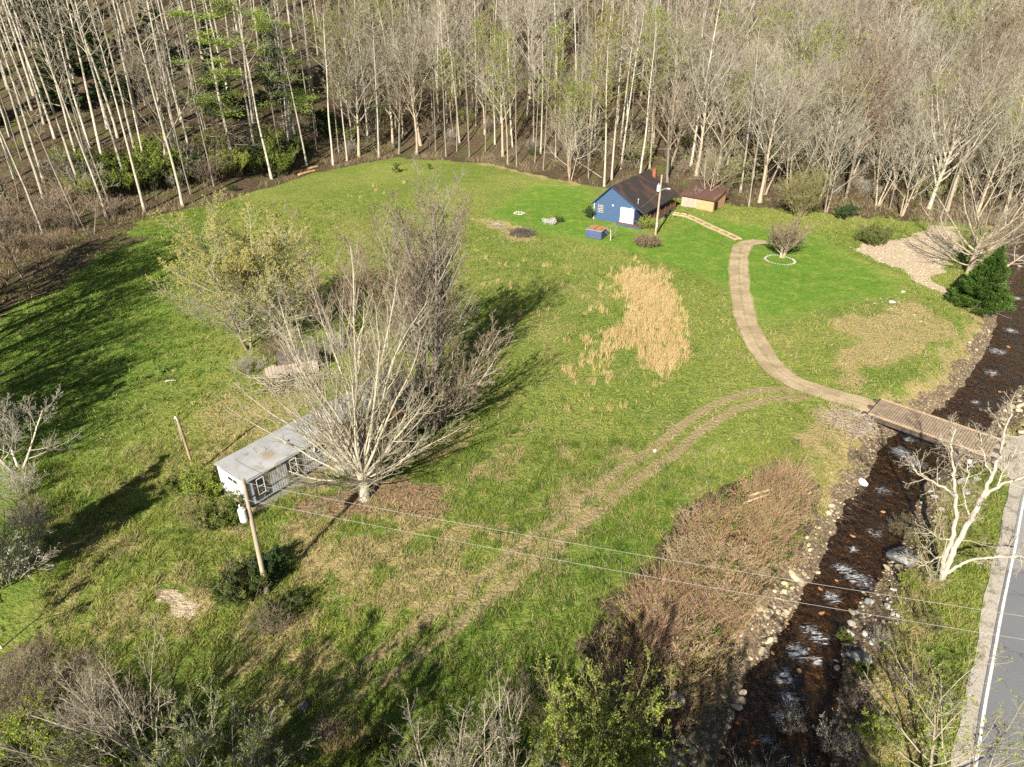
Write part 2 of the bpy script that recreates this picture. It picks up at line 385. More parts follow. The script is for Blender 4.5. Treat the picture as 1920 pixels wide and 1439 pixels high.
Q = np.stack([ix[:-1, :-1], ix[:-1, 1:], ix[1:, 1:], ix[1:, :-1]], -1).reshape(-1, 4)
def grass_col(nt, dry, lush, vec, tuft=False):
    big = ramp(nt, noise(nt, .055, 3, .5, vec), .38, .62)
    a = mixc(nt, big, (.158, .203, .042), (.225, .245, .062))
    a = mixc(nt, lush, a, (.105, .195, .024))
    if not tuft:
        f = ramp(nt, noise(nt, 2.1, 7, .68, vec), .34, .66); a = mixc(nt, f, mixc(nt, .55, a, (.040, .080, .010)), a)
        g = ramp(nt, noise(nt, .55, 6, .7, vec), .45, .7); a = mixc(nt, mth(nt, 'MULTIPLY', g, .5), a, (.25, .25, .06))
    tan = (.34, .255, .125)
    return mixc(nt, dry, a, tan)
mg, nt, b, o = nmat('meadow'); v = coords(nt, 'Object')
fine = noise(nt, 5.5, 8, .7, v); fine2 = noise(nt, 1.7, 6, .65, v)
def brk(a, lo=.42, hi=.58):   # break the soft mask with noise
    n = mth(nt, 'MULTIPLY_ADD', fine2, .9, -.45); n2 = mth(nt, 'MULTIPLY_ADD', fine, .5, -.25)
    return ramp(nt, mth(nt, 'ADD', mth(nt, 'ADD', attr(nt, a), n), n2), lo, hi)
col = grass_col(nt, mth(nt, 'MULTIPLY', ramp(nt, mth(nt, 'ADD', attr(nt, 'dry'), mth(nt, 'ADD', mth(nt, 'MULTIPLY_ADD', fine, 1.7, -.85), mth(nt, 'MULTIPLY_ADD', fine2, .5, -.25))), .30, .75), .80), attr(nt, 'lush'), v)
lit = mixc(nt, ramp(nt, fine2, .35, .65), (.080, .058, .036), (.19, .138, .085)); lit = mixc(nt, ramp(nt, fine, .35, .7), (.045, .033, .021), lit)
grn = ramp(nt, noise(nt, .22, 5, .6, v), .5, .64); lit = mixc(nt, mth(nt, 'MULTIPLY', grn, .55), lit, (.085, .105, .025))
lit = mixc(nt, mth(nt, 'MULTIPLY', attr(nt, 'leafy'), ramp(nt, fine, .3, .6)), lit, (.27, .175, .105)); col = mixc(nt, brk('litter', .40, .60), col, lit)
dirt = mixc(nt, ramp(nt, fine2, .35, .65), (.24, .20, .11), (.32, .26, .155)); col = mixc(nt, mth(nt, 'MULTIPLY', ramp(nt, mth(nt, 'ADD', attr(nt, 'rut'), mth(nt, 'MULTIPLY_ADD', fine, .7, -.35)), .25, .6), .9), col, mixc(nt, fine, (.22, .165, .085), (.34, .27, .15)))
col = mixc(nt, brk('dirt', .45, .6), col, dirt)
vo = N(nt, 'ShaderNodeTexVoronoi'); vo.inputs['Scale'].default_value = 3.2; nt.links.new(v, vo.inputs['Vector'])
rk = mixc(nt, ramp(nt, vo.outputs['Distance'], .0, .5), (.36, .29, .20), (.10, .075, .05)); sv = N(nt, 'ShaderNodeSeparateColor'); nt.links.new(vo.outputs['Color'], sv.inputs[0]); rk = mixc(nt, mth(nt, 'MULTIPLY', sv.outputs[0], .7), rk, (.24, .175, .11))
col = mixc(nt, brk('rock', .42, .58), col, rk)
col = mixc(nt, brk('sand', .42, .58), col, mixc(nt, ramp(nt, fine, .3, .7), (.50, .41, .29), (.36, .28, .19)))
setin(nt, b.inputs['Base Color'], col); b.inputs['Roughness'].default_value = .95; b.inputs['Specular IOR Level'].default_value = .08
hh = mth(nt, 'ADD', mth(nt, 'MULTIPLY', noise(nt, 3.2, 5, .65, v), 1.0), mth(nt, 'MULTIPLY', fine, .35)); 
hh = mth(nt, 'MULTIPLY', hh, mth(nt, 'MULTIPLY_ADD', attr(nt, 'mown'), -.6, 1.0))
bump(nt, b, hh, .45, .9)
gnd = link('ground', arrmesh('ground', np.stack([x, y, z], 1), Q, mg, attrs=MK, smooth=True)); tag(gnd, 'green and straw coloured meadow rising to leaf covered forest floor', None, kind='structure')
# ================================================================== CREEK
wx = np.array([p for p in cl]); wr = np.array([p for p in cr]); K = 16
rows = []
for a_, b_ in zip(wx, wr):
    e = (b_-a_)/np.linalg.norm(b_-a_)*2.2
    for k in range(K+1): rows.append((a_-e)*(1-k/K)+(b_+e)*k/K)
rows = np.array(rows).reshape(len(wx), K+1, 2)
# refine along length
t0 = np.linspace(0, len(wx)-1, len(wx)*5); ii = np.minimum(t0.astype(int), len(wx)-2); fr = (t0-ii)[:, None, None]
rows = rows[ii]*(1-fr)+rows[ii+1]*fr
n_, k_ = rows.shape[:2]; wv = rows.reshape(-1, 2)
foam_px = [(1610,1085,30),(1640,1110,14),(1560,1120,22),(1575,1065,18),(1520,1185,22),(1495,1225,26),(1540,1200,20),(1475,1270,26),(1480,1310,24),(1460,1345,20),(1530,1240,18),(1655,920,16),(1640,1000,14),(1690,850,26),(1720,870,18),(1705,825,14),(1860,700,16),(1870,660,18),(1905,560,14),(1895,620,14),(1830,755,12),(1440,1390,18),(1600,1030,12),(1905,480,14),(1660,990,10)]
fm = np.zeros(len(wv))
for u, vv, r_ in foam_px:
    c = pix(u, vv, WZ); e = pix(u+r_, vv, WZ); rr = np.hypot(*(e-c)); fm = np.maximum(fm, np.exp(-((wv[:, 0]-c[0])**2+(wv[:, 1]-c[1])**2)/(1.5*rr*rr)))
wz = WZ + .05*(fbm(wv[:, 0]/.7, wv[:, 1]/.7, 3)-.5) + .12*fm*fbm(wv[:, 0]/.4, wv[:, 1]/.4, 2)
ix = np.arange(n_*k_).reshape(n_, k_); Q = np.stack([ix[:-1, :-1], ix[:-1, 1:], ix[1:, 1:], ix[1:, :-1]], -1).reshape(-1, 4)
mw = bpy.data.materials.new('creek_water'); mw.use_nodes = True; nt = mw.node_tree; nt.nodes.clear()
out = N(nt, 'ShaderNodeOutputMaterial'); v = coords(nt, 'Object', (1, .6, 1))
tr = N(nt, 'ShaderNodeBsdfTransparent'); deep = N(nt, 'ShaderNodeBsdfDiffuse'); gl = N(nt, 'ShaderNodeBsdfGlossy'); gl.inputs['Roughness'].default_value = .12
setin(nt, tr.inputs[0], (.82, .62, .38)); setin(nt, deep.inputs[0], (.034, .021, .012)); setin(nt, gl.inputs[0], (1, 1, 1))
bp = N(nt, 'ShaderNodeBump'); bp.inputs['Distance'].default_value = .18; nt.links.new(noise(nt, 2.2, 6, .65, v, .6), bp.inputs['Height'])
for n in (deep, gl): nt.links.new(bp.outputs[0], n.inputs['Normal'])
m1 = N(nt, 'ShaderNodeMixShader'); setin(nt, m1.inputs[0], ramp(nt, noise(nt, .6, 5, .65, v), .40, .95)); nt.links.new(tr.outputs[0], m1.inputs[1]); nt.links.new(deep.outputs[0], m1.inputs[2])
fr_ = N(nt, 'ShaderNodeFresnel'); fr_.inputs[0].default_value = 1.33; nt.links.new(bp.outputs[0], fr_.inputs['Normal'])
m2 = N(nt, 'ShaderNodeMixShader'); nt.links.new(fr_.outputs[0], m2.inputs[0]); nt.links.new(m1.outputs[0], m2.inputs[1]); nt.links.new(gl.outputs[0], m2.inputs[2])
vf = coords(nt, 'Object', (1, 1, 1)); vf.node.inputs['Rotation'].default_value = (0, 0, -R(56)); vf.node.inputs['Scale'].default_value = (.45, 1.5, 1); fo = N(nt, 'ShaderNodeBsdfDiffuse'); setin(nt, fo.inputs[0], (.62, .66, .70)); fmk = mth(nt, 'ADD', attr(nt, 'foam'), mth(nt, 'MULTIPLY_ADD', noise(nt, 2.6, 9, .78, vf, 2.0), 3.2, -1.85))
m3 = N(nt, 'ShaderNodeMixShader'); nt.links.new(mth(nt, 'MULTIPLY', ramp(nt, fmk, .42, 1.1), .85), m3.inputs[0]); nt.links.new(m2.outputs[0], m3.inputs[1]); nt.links.new(fo.outputs[0], m3.inputs[2])
nt.links.new(m3.outputs[0], out.inputs[0])
wo_ = link('water', arrmesh('water', np.stack([wv[:, 0], wv[:, 1], wz], 1), Q, mw, attrs={'foam': fm}, smooth=True)); tag(wo_, 'shallow dark brown creek with white riffles', None, kind='structure')
# ================================================================== DRIVEWAY, ROAD
def strip(name, pts, w0, w1, mat, zoff, label, jit=0.0, step=.5, cross=6):
    P = np.array(pts); d = np.gradient(P, axis=0); n = np.stack([-d[:, 1], d[:, 0]], 1); n /= np.linalg.norm(n, axis=1)[:, None]
    kw = 9; npd = np.pad(n, ((kw//2, kw//2), (0, 0)), mode='edge'); n = np.stack([np.convolve(npd[:, i], np.ones(kw)/kw, 'valid') for i in (0, 1)], 1); n /= np.linalg.norm(n, axis=1)[:, None]
    L = len(P); rows = []
    for k in range(cross+1):
        t = k/cross; off = w0*(1-t)+w1*t
        jj = jit*(fbm(P[:, 0]*.55+(50 if k == cross else 0), P[:, 1]*.55, 2)-.5)*2 if k in (0, cross) else 0
        rows.append(P + n*(off+jj*(1 if k == cross else -1))[:, None] if hasattr(jj, '__len__') else P+n*off)
    V = np.stack(rows, 1).reshape(-1, 2); zz = hgt(V[:, 0], V[:, 1]); zz = zz + zoff
    ix = np.arange(L*(cross+1)).reshape(L, cross+1); Q = np.stack([ix[:-1, :-1], ix[:-1, 1:], ix[1:, 1:], ix[1:, :-1]], -1).reshape(-1, 4)
    ob = link(name, arrmesh(name, np.column_stack([V, zz]), Q, mat, smooth=True, attrs={'across': np.tile(np.linspace(-1, 1, cross+1), L)})); tag(ob, label, None, kind='structure'); return ob
def dens(pts, step=.4):
    P = [np.array(p) for p in pts]; out = []
    for a, b_ in zip(P[:-1], P[1:]):
        n = max(1, int(np.linalg.norm(b_-a)/step)); out += [a+(b_-a)*k/n for k in range(n)]
    return out+[P[-1]]
md, nt, b, o = nmat('driveway_dirt'); v = coords(nt, 'Object')
f1 = noise(nt, .45, 5, .6, v); f2 = noise(nt, 6, 7, .7, v)
c = mixc(nt, ramp(nt, f1, .4, .6), (.43, .335, .21), (.29, .215, .13)); c = mixc(nt, ramp(nt, f2, .35, .7), mixc(nt, .5, c, (.17, .13, .085)), c)
ac = attr(nt, 'across'); wh = ramp(nt, mth(nt, 'ADD', mth(nt, 'ABSOLUTE', mth(nt, 'SUBTRACT', mth(nt, 'ABSOLUTE', ac), .48)), mth(nt, 'MULTIPLY_ADD', f1, .4, -.2)), .26, .10)
c = mixc(nt, mth(nt, 'MULTIPLY', wh, .4), c, (.27, .205, .125)); gs = ramp(nt, mth(nt, 'ADD', mth(nt, 'ADD', mth(nt, 'MULTIPLY_ADD', noise(nt, .9, 6, .7, v), 1.6, -.8), mth(nt, 'MULTIPLY', f2, .5)), mth(nt, 'SUBTRACT', 1.0, mth(nt, 'MULTIPLY', mth(nt, 'ABSOLUTE', ac), 2.4))), .75, 1.15); gs2 = ramp(nt, mth(nt, 'ADD', mth(nt, 'ABSOLUTE', ac), mth(nt, 'MULTIPLY_ADD', f2, .6, -.3)), .80, 1.0)
c = mixc(nt, mth(nt, 'MULTIPLY', gs, .45), c, (.15, .16, .05)); c = mixc(nt, mth(nt, 'MULTIPLY', gs2, .7), c, (.17, .19, .05))
setin(nt, b.inputs['Base Color'], c); b.inputs['Roughness'].default_value = .95; bump(nt, b, f2, .08)
strip('driveway', dens(drive_c[:-1]), -1.3, 1.3, md, .10, 'pale sandy dirt driveway curving from the bridge to the blue house', jit=.3, cross=10)
# road : left edge white line through these pixels
edge = smooth(PX([(1990,700),(1955,800),(1921,925),(1902,1020),(1880,1125),(1862,1225),(1845,1320),(1828,1430),(1808,1560)], .1), 5); edge = dens(edge, .8)
ma, nt, b, o = nmat('asphalt'); v = coords(nt, 'Object')
g1 = noise(nt, 9, 7, .7, v); g2 = noise(nt, .5, 4, .6, v); c = mixc(nt, g1, (.105, .108, .115), (.15, .152, .158)); 
sx = N(nt, 'ShaderNodeSeparateXYZ'); nt.links.new(v, sx.inputs[0]); c = mixc(nt, ramp(nt, mth(nt, 'ADD', sx.outputs[1], mth(nt, 'MULTIPLY', g2, .6)), 33.3, 33.6), c, mixc(nt, g1, (.19, .19, .19), (.25, .248, .24)))
c = mixc(nt, ramp(nt, g2, .4, .8), c, (.12, .12, .125)); vc = N(nt, 'ShaderNodeTexVoronoi', feature='DISTANCE_TO_EDGE'); vc.inputs['Scale'].default_value = .22; vw = N(nt, 'ShaderNodeVectorMath', operation='ADD'); nz = N(nt, 'ShaderNodeTexNoise'); nz.inputs['Scale'].default_value = 1.2; nt.links.new(v, nz.inputs['Vector']); nt.links.new(v, vw.inputs[0]); nt.links.new(nz.outputs['Color'], vw.inputs[1]); nt.links.new(vw.outputs[0], vc.inputs['Vector']); c = mixc(nt, mth(nt, 'MULTIPLY', ramp(nt, vc.outputs['Distance'], .009, .003), .5), c, (.04, .04, .042)); c = mixc(nt, mth(nt, 'MULTIPLY', ramp(nt, noise(nt, 2.2, 6, .7, v), .58, .7), .35), c, (.20, .185, .16)); setin(nt, b.inputs['Base Color'], c); b.inputs['Roughness'].default_value = .85; bump(nt, b, g1, .02)
EP = np.array(edge)
def rstrip(name, a, b_, z, mat, label, cross=4, **k):
    return strip(name, edge, a, b_, mat, z, label, cross=cross, **k)
def sidesign():   # which side is the road on
    P = EP; d = P[-1]-P[0]; n = np.array([-d[1], d[0]]); q = pix(1915, 1400) - P[-5]; return 1 if n@q > 0 else -1
SG = sidesign()
mgr, nt, b, o = nmat('gravel_shoulder'); v = coords(nt, 'Object'); g1 = noise(nt, 11, 6, .7, v)
c = mixc(nt, ramp(nt, g1, .35, .65), (.23, .20, .165), (.40, .36, .31)); c = mixc(nt, ramp(nt, noise(nt, .9, 6, .7, v), .5, .65), c, (.17, .15, .10)); setin(nt, b.inputs['Base Color'], c); b.inputs['Roughness'].default_value = .95; bump(nt, b, g1, .04)
rstrip('road_shoulder', -.9*SG, .6*SG, .05, mgr, 'strip of grey gravel along the road edge', jit=.22)
rstrip('road', -.12*SG, 6.2*SG, .085, ma, 'dark grey asphalt road with white edge line')
wl = simple('white_road_paint', (.58, .57, .54), (.46, .45, .43), 4, .7, c3=(.34,.33,.31), s3=3.0); rstrip('road_marking', 0*SG, .15*SG, .095, wl, 'white line painted along the road edge', cross=1)
yl = simple('yellow_road_paint', (.75, .42, .04), (.62, .33, .03), 4, .7); rstrip('road_marking', 2.62*SG, 2.74*SG, .095, yl, 'yellow centre line of the road', cross=1)
ap = PX([(1848,855),(1876,822),(1990,800),(1990,960),(1920,925)])
c0 = np.mean(np.array(ap), 0); VV = []; 
g = np.random.default_rng(4)
apd = dens(ap+[ap[0]], .6)[:-1]; apd = [p+g.normal(0, .12, 2) for p in apd]
for s_ in (1, .66, .33): VV += [c0+(p-c0)*s_ for p in apd]
VV = np.array(VV+[c0]); n = len(apd); fs = []
for rI in range(2):
    for k in range(n): fs += [(rI*n+k, rI*n+(k+1) % n, (rI+1)*n+(k+1) % n), (rI*n+k, (rI+1)*n+(k+1) % n, (rI+1)*n+k)]
for k in range(n): fs.append((2*n+k, 2*n+(k+1) % n, 3*n))
ob = link('gravel_path', arrmesh('gravel_path', np.column_stack([VV, np.maximum(hgt(VV[:, 0], VV[:, 1]), -.1)+.06]), np.array(fs), mgr)); tag(ob, 'grey gravel apron between the bridge and the road', None, kind='structure')
# ================================================================== MATERIALS FOR THINGS
white = simple('white_paint', (.62,.62,.61), (.52,.52,.49), 1.5, .6, c3=(.45,.41,.35), s3=1.2)
dark = simple('dark_opening', (.012,.012,.014), (.02,.02,.02), 2, .5)  # near-black colour painting the shade inside openings
glass = simple('window_glass', (.02,.025,.03), (.03,.035,.04), 1, .08); 
black = simple('black_trim', (.025,.025,.027), (.04,.04,.04), 3, .6)
greysid = simple('grey_metal_siding', (.36,.38,.41), (.27,.285,.31), 1.2, .5, (1,1,.3), c3=(.20,.18,.15), s3=1.0)
whitesid = simple('white_metal_siding', (.60,.62,.66), (.50,.52,.55), 1.2, .5, (1,1,.3), c3=(.38,.36,.32), s3=.9)
skirtm = simple('weathered_board', (.33,.315,.245), (.25,.245,.185), 1.5, .85, c3=(.46,.34,.17), s3=.5)
wood = simple('weathered_wood', (.27,.205,.14), (.19,.145,.10), 2.5, .85, (1,1,1), .01, c3=(.19,.145,.10), s3=1.4)
palewood = simple('pale_wood', (.42,.31,.19), (.31,.225,.14), 3, .85)
polewood = simple('pole_wood', (.34,.28,.20), (.25,.20,.145), 3, .85, (1,1,.15), c3=(.24,.19,.14), s3=2)
rust = simple('rusty_sheet', (.21,.085,.035), (.12,.05,.028), 1.4, .8, c3=(.07,.045,.035), s3=.7)
metal = simple('galvanised_metal', (.50,.51,.52), (.40,.41,.42), 3, .45, metal=.3)
blue = simple('blue_painted_board', (.038,.078,.150), (.029,.060,.115), 2.0, .6, (1,1,4), c3=(.030,.055,.12), s3=2.2)
bluedk = simple('navy_panel', (.055,.085,.18), (.035,.055,.12), 1.5, .55, c3=(.10,.085,.08), s3=1.5)
brick = simple('red_brick', (.26,.085,.05), (.17,.06,.04), 6, .85)
tanwall = simple('orange_tan_panel', (.40,.24,.125), (.33,.195,.10), .8, .8, c3=(.40,.25,.13), s3=.8)
greywall = simple('faded_grey_board', (.34,.28,.235), (.27,.22,.18), 1.5, .85, (1,1,.3))
# main roofs : rust stained panels, streaks running down the slope
def roofmat(name, a, b_, c_, sc=(.35, 1, 1)):
    m, nt, b, o = nmat(name); v = coords(nt, 'Object', sc)
    f = noise(nt, .55, 6, .65, v, .4); g = noise(nt, 2.6, 6, .7, v)
    col = mixc(nt, ramp(nt, f, .46, .68), a, b_); col = mixc(nt, ramp(nt, g, .5, .72), col, c_)
    setin(nt, b.inputs['Base Color'], col); b.inputs['Roughness'].default_value = .62; bump(nt, b, g, .02); return m
cabroof = roofmat('rust_stained_roofing', (.030,.027,.026), (.082,.043,.031), (.050,.036,.030))
shedroof = roofmat('brown_roofing', (.085,.045,.035), (.12,.070,.05), (.05,.035,.03), (1, .4, 1))
mhroof, nt, b, o = nmat('grey_coated_roof'); v = coords(nt, 'Object')
col = mixc(nt, ramp(nt, noise(nt, .6, 6, .65, v), .35, .7), (.30,.30,.30), (.225,.225,.222))
sp = N(nt, 'ShaderNodeVectorMath', operation='DISTANCE'); nt.links.new(v, sp.inputs[0]); sp.inputs[1].default_value = (2.35, 2.9, 3.2)
st = ramp(nt, mth(nt, 'ADD', sp.outputs[1], mth(nt, 'MULTIPLY', noise(nt, 3, 5, .7, v), .8)), 1.35, .55); col = mixc(nt, mth(nt, 'MULTIPLY', st, .8), col, (.22,.165,.10))
far_ = ramp(nt, mth(nt, 'ADD', N(nt, 'ShaderNodeSeparateXYZ').outputs[0], 0.0), 0, 1)
sx = N(nt, 'ShaderNodeSeparateXYZ'); nt.links.new(v, sx.inputs[0]); dk = mth(nt, 'MULTIPLY', ramp(nt, sx.outputs[1], 6, 12), ramp(nt, noise(nt, .9, 6, .7, v), .38, .55)); col = mixc(nt, dk, col, (.24,.235,.225))
setin(nt, b.inputs['Base Color'], col); b.inputs['Roughness'].default_value = .55
def barkm(name, a, c, d, s=1.2):
    m, nt, b, o = nmat(name); v = coords(nt, 'Object', (1, 1, .35)); f = noise(nt, s*3, 6, .7, v)
    col = mixc(nt, ramp(nt, f, .35, .62), a, c); g = ramp(nt, noise(nt, s*.6, 4, .6, v), .5, .66); col = mixc(nt, mth(nt, 'MULTIPLY', g, .7), col, d)
    oi = N(nt, 'ShaderNodeObjectInfo'); cc = N(nt, 'ShaderNodeVectorMath', operation='SCALE'); nt.links.new(col, cc.inputs[0])
    nt.links.new(mth(nt, 'MULTIPLY_ADD', oi.outputs['Random'], .45, .75), cc.inputs[3]); setin(nt, b.inputs['Base Color'], cc.outputs[0]); b.inputs['Roughness'].default_value = .9; return m
bk_pale = barkm('pale_bark', (.40,.37,.30), (.29,.26,.21), (.17,.15,.12))
bk_grey = barkm('grey_bark', (.22,.195,.16), (.15,.13,.105), (.10,.088,.07))
bk_tan = barkm('tan_bark', (.32,.27,.20), (.24,.195,.14), (.16,.135,.095))
bk_white = barkm('white_bark', (.44,.40,.32), (.35,.31,.24), (.22,.195,.145))
tw_grey = simple('grey_twigs', (.31,.285,.23), (.23,.21,.165), .5, .9, objrand=.4)
tw_pale = simple('pale_twigs', (.29,.255,.195), (.205,.175,.13), .5, .9, objrand=.3)
tw_hero = simple('pale_limbs', (.31,.28,.195), (.23,.20,.135), .5, .9)
tw_brown = simple('brown_twigs', (.21,.165,.12), (.155,.12,.085), .5, .9, objrand=.4)
tw_red = simple('reddish_twigs', (.24,.175,.13), (.18,.13,.095), .5, .9, objrand=.3)
tw_olive = simple('olive_twigs', (.21,.185,.09), (.15,.13,.065), .5, .9, objrand=.3)
def leafm(name, a, c, t=.35):
    m = bpy.data.materials.new(name); m.use_nodes = True; nt = m.node_tree; nt.nodes.clear(); o = N(nt, 'ShaderNodeOutputMaterial')
    v = coords(nt, 'Object'); col = mixc(nt, ramp(nt, noise(nt, 1.7, 5, .7, v), .35, .65), a, c)
    d = N(nt, 'ShaderNodeBsdfDiffuse'); s = N(nt, 'ShaderNodeBsdfTranslucent'); setin(nt, d.inputs[0], col); setin(nt, s.inputs[0], col)
    mx = N(nt, 'ShaderNodeMixShader'); mx.inputs[0].default_value = t; nt.links.new(d.outputs[0], mx.inputs[1]); nt.links.new(s.outputs[0], mx.inputs[2]); nt.links.new(mx.outputs[0], o.inputs[0]); return m
lf_yel = leafm('yellow_buds', (.44,.40,.13), (.35,.33,.10))
lf_yg = leafm('yellow_green_leaves', (.26,.32,.05), (.19,.26,.04))
lf_green = leafm('green_leaves', (.070,.100,.025), (.045,.07,.02))
lf_bright = leafm('fresh_green_leaves', (.14,.18,.035), (.09,.13,.028))
lf_dark = leafm('dark_evergreen_leaves', (.030,.055,.022), (.05,.085,.03), .2)
lf_needle = leafm('pine_needles', (.27,.33,.075), (.18,.25,.06), .3)
lf_conif = leafm('conifer_sprays', (.095,.17,.032), (.055,.105,.024), .3)
lf_brown = leafm('rusty_buds', (.21,.145,.09), (.15,.10,.06), .3)
lf_olive = leafm('olive_buds', (.24,.24,.09), (.19,.18,.075))
lf_white = leafm('white_blossom', (.62,.62,.58), (.50,.50,.46), .3)
leafpile = leafm('dead_leaves', (.20,.11,.06), (.13,.075,.045), .1)
UP = (0, 0, 1)
# ================================================================== MOBILE HOME
A0 = np.array([-21.95, 40.96]); mh_a = math.atan2(-.6, .8); gz = hz(-19.5, 41.5)-.05
mh = root('mobile_home', (*A0, gz), 'long grey metal mobile home with a pale flat roof and boarded skirting', 'mobile home', mh_a)
Wd, Ln, Z0, Z1 = 3.62, 17.0, .75, 3.12
b = MB()   # corrugated long sides
ys = np.arange(0, Ln+.001, .10)
for xs_, sg in ((Wd, 1), (0, -1)):
    pr = [(xs_ + sg*(.0 if (i//1) % 2 else .012), yv) for i, yv in enumerate(ys)]
    vs = [(p, q, Z0) for p, q in pr]+[(p, q, Z1) for p, q in pr]; n = len(pr)
    b.add(vs, [(i, i+1, n+i+1, n+i) if sg > 0 else (i+1, i, n+i, n+i+1) for i in range(n-1)])
b.add([(0, Ln, Z0), (Wd, Ln, Z0), (Wd, Ln, Z1), (0, Ln, Z1)], [(3, 2, 1, 0)]); b.add([(0,0,Z0),(Wd,0,Z0),(Wd,Ln,Z0),(0,Ln,Z0)], [(0,1,2,3)])
b.build('siding', greysid, mh)
b = MB(); b.box(0.0, -.03, Z0, Wd-.0, .0, Z1); [b.box(.02+i*.3, -.042, Z0+.02, .26+i*.3, -.03, Z1-.02) for i in range(12)]; b.build('end_wall', whitesid, mh, label='white end wall')
b = MB(); b.beam((Wd+.045, -.02, Z0+.02), (Wd+.045, Ln, Z0+.02), .05, .09); b.beam((Wd+.04, -.02, 1.62), (Wd+.04, Ln, 1.62), .03, .05)
b.beam((Wd+.04, -.03, Z1-.06), (Wd+.04, Ln, Z1-.06), .05, .12); b.beam((0, -.06, Z1-.09), (Wd, -.06, Z1-.09), .05, .18); b.box(Wd+.01, -.06, Z0, Wd+.07, 0, Z1-.1)
b.build('trim', black, mh)
b = MB(); nx = 8
for i in range(nx+1):
    for j in (0, 1, 2, 3): pass
xs = np.linspace(-.12, Wd+.14, nx+1); yy = np.linspace(-.14, Ln+.12, 22); vs = []
for j, yv in enumerate(yy):
    for xv in xs: vs.append((xv, yv, Z1+.10-.10*((xv-Wd/2)/(Wd/2))**2 + .012*math.sin(yv*2.1+xv)))
top = len(vs); vs += [(p[0], p[1], p[2]-.09) for p in vs]
fs = []
for j in range(21):
    for i in range(nx):
        a = j*(nx+1)+i; fs += [(a, a+1, a+nx+2, a+nx+1), (top+a+nx+1, top+a+nx+2, top+a+1, top+a)]
for i in range(nx): fs += [(i+1, i, top+i, top+i+1), (21*(nx+1)+i, 21*(nx+1)+i+1, top+21*(nx+1)+i+1, top+21*(nx+1)+i)]
for j in range(21): a = j*(nx+1); c = a+nx; fs += [(a, a+nx+1, top+a+nx+1, top+a), (c+nx+1, c, top+c, top+c+nx+1)]
b.add(vs, fs); rf = b.build('roof', mhroof, mh)
for (vx, vy) in ((2.1, 4.6), (3.1, 7.0), (1.3, 8.4), (2.2, 11.2)):
    v_ = MB(); v_.tube([(vx, vy, Z1+.05), (vx, vy, Z1+.32)], .07, 8); v_.tube([(vx, vy, Z1+.32), (vx, vy, Z1+.38)], [.12, .10], 8); v_.build('vent', white if vx < 3 else metal, rf)
b = MB(); 
for i in range(14):
    b.box(Wd-.03+.006*(i % 2), i*1.21+.01, -.1, Wd+.012+.006*(i % 2), (i+1)*1.21, Z0-.03)
for i in range(3): b.box(.02+i*1.2, -.01, -.1, 1.19+i*1.2, .03, Z0-.01)
b.box(-.0, .03, -.1, .04, Ln, Z0-.02); b.build('skirting', skirtm, mh)
def window(parent, p, wdt, h, axis_, n=(1, 2), shut=0, frm=white, dep=.05, side=1):
    """axis_ 'x': window in plane x=const facing +x, p=(x,y,z) lower corner ; 'y': plane y=const facing -y"""
    def bx(m, a0, z0, a1, z1, d0, d1):
        if axis_ == 'x': m.box(p[0]+d0*side, p[1]+a0, p[2]+z0, p[0]+d1*side, p[1]+a1, p[2]+z1) if side > 0 else m.box(p[0]-d1, p[1]+a0, p[2]+z0, p[0]-d0, p[1]+a1, p[2]+z1)
        else: m.box(p[0]+a0, p[1]-d1, p[2]+z0, p[0]+a1, p[1]-d0, p[2]+z1)
    m = MB(); bx(m, 0, 0, wdt, h, .02, dep*.6); g_ = m.build('window', glass, parent)
    m = MB(); t = .035
    bx(m, -t, -t, wdt+t, 0, 0, dep+.02); bx(m, -t, h, wdt+t, h+t, 0, dep+.02); bx(m, -t, 0, 0, h, 0, dep+.02); bx(m, wdt, 0, wdt+t, h, 0, dep+.02)
    for k in range(1, n[0]): bx(m, wdt*k/n[0]-.02, 0, wdt*k/n[0]+.02, h, .03, dep)
    for k in range(1, n[1]): bx(m, 0, h*k/n[1]-.02, wdt, h*k/n[1]+.02, .031, dep+.003)
    m.build('frame', frm, g_)
    if shut:
        m = MB(); bx(m, -t-shut, -.12, -t-.005, h+.12, .01, .05); bx(m, wdt+t+.005, -.12, wdt+t+shut, h+.12, .01, .05); bx(m, -t-shut, -.38, wdt+t+shut, -.125, .01, .045); m.build('shutter', black, g_)
window(mh, (Wd+.03, .75, 1.45), .55, 1.3, 'x', (1, 2), .28); window(mh, (Wd+.03, 3.65, 1.45), .55, 1.3, 'x', (1, 2), .28); window(mh, (Wd+.03, 6.0, 2.2), 1.0, .55, 'x', (3, 1))
window(mh, (1.35, -.05, 2.3), 1.2, .35, 'y', (2, 1)); window(mh, (Wd+.03, 11.6, 1.9), 1.2, .8, 'x', (2, 1))
m = MB(); m.box(Wd+.03, 8.3, .85, Wd+.07, 9.2, 2.85); dd = m.build('door', white, mh); m = MB(); m.box(Wd+.07, 8.42, 1.9, Wd+.09, 9.08, 2.6); m.build('pane', glass, dd)
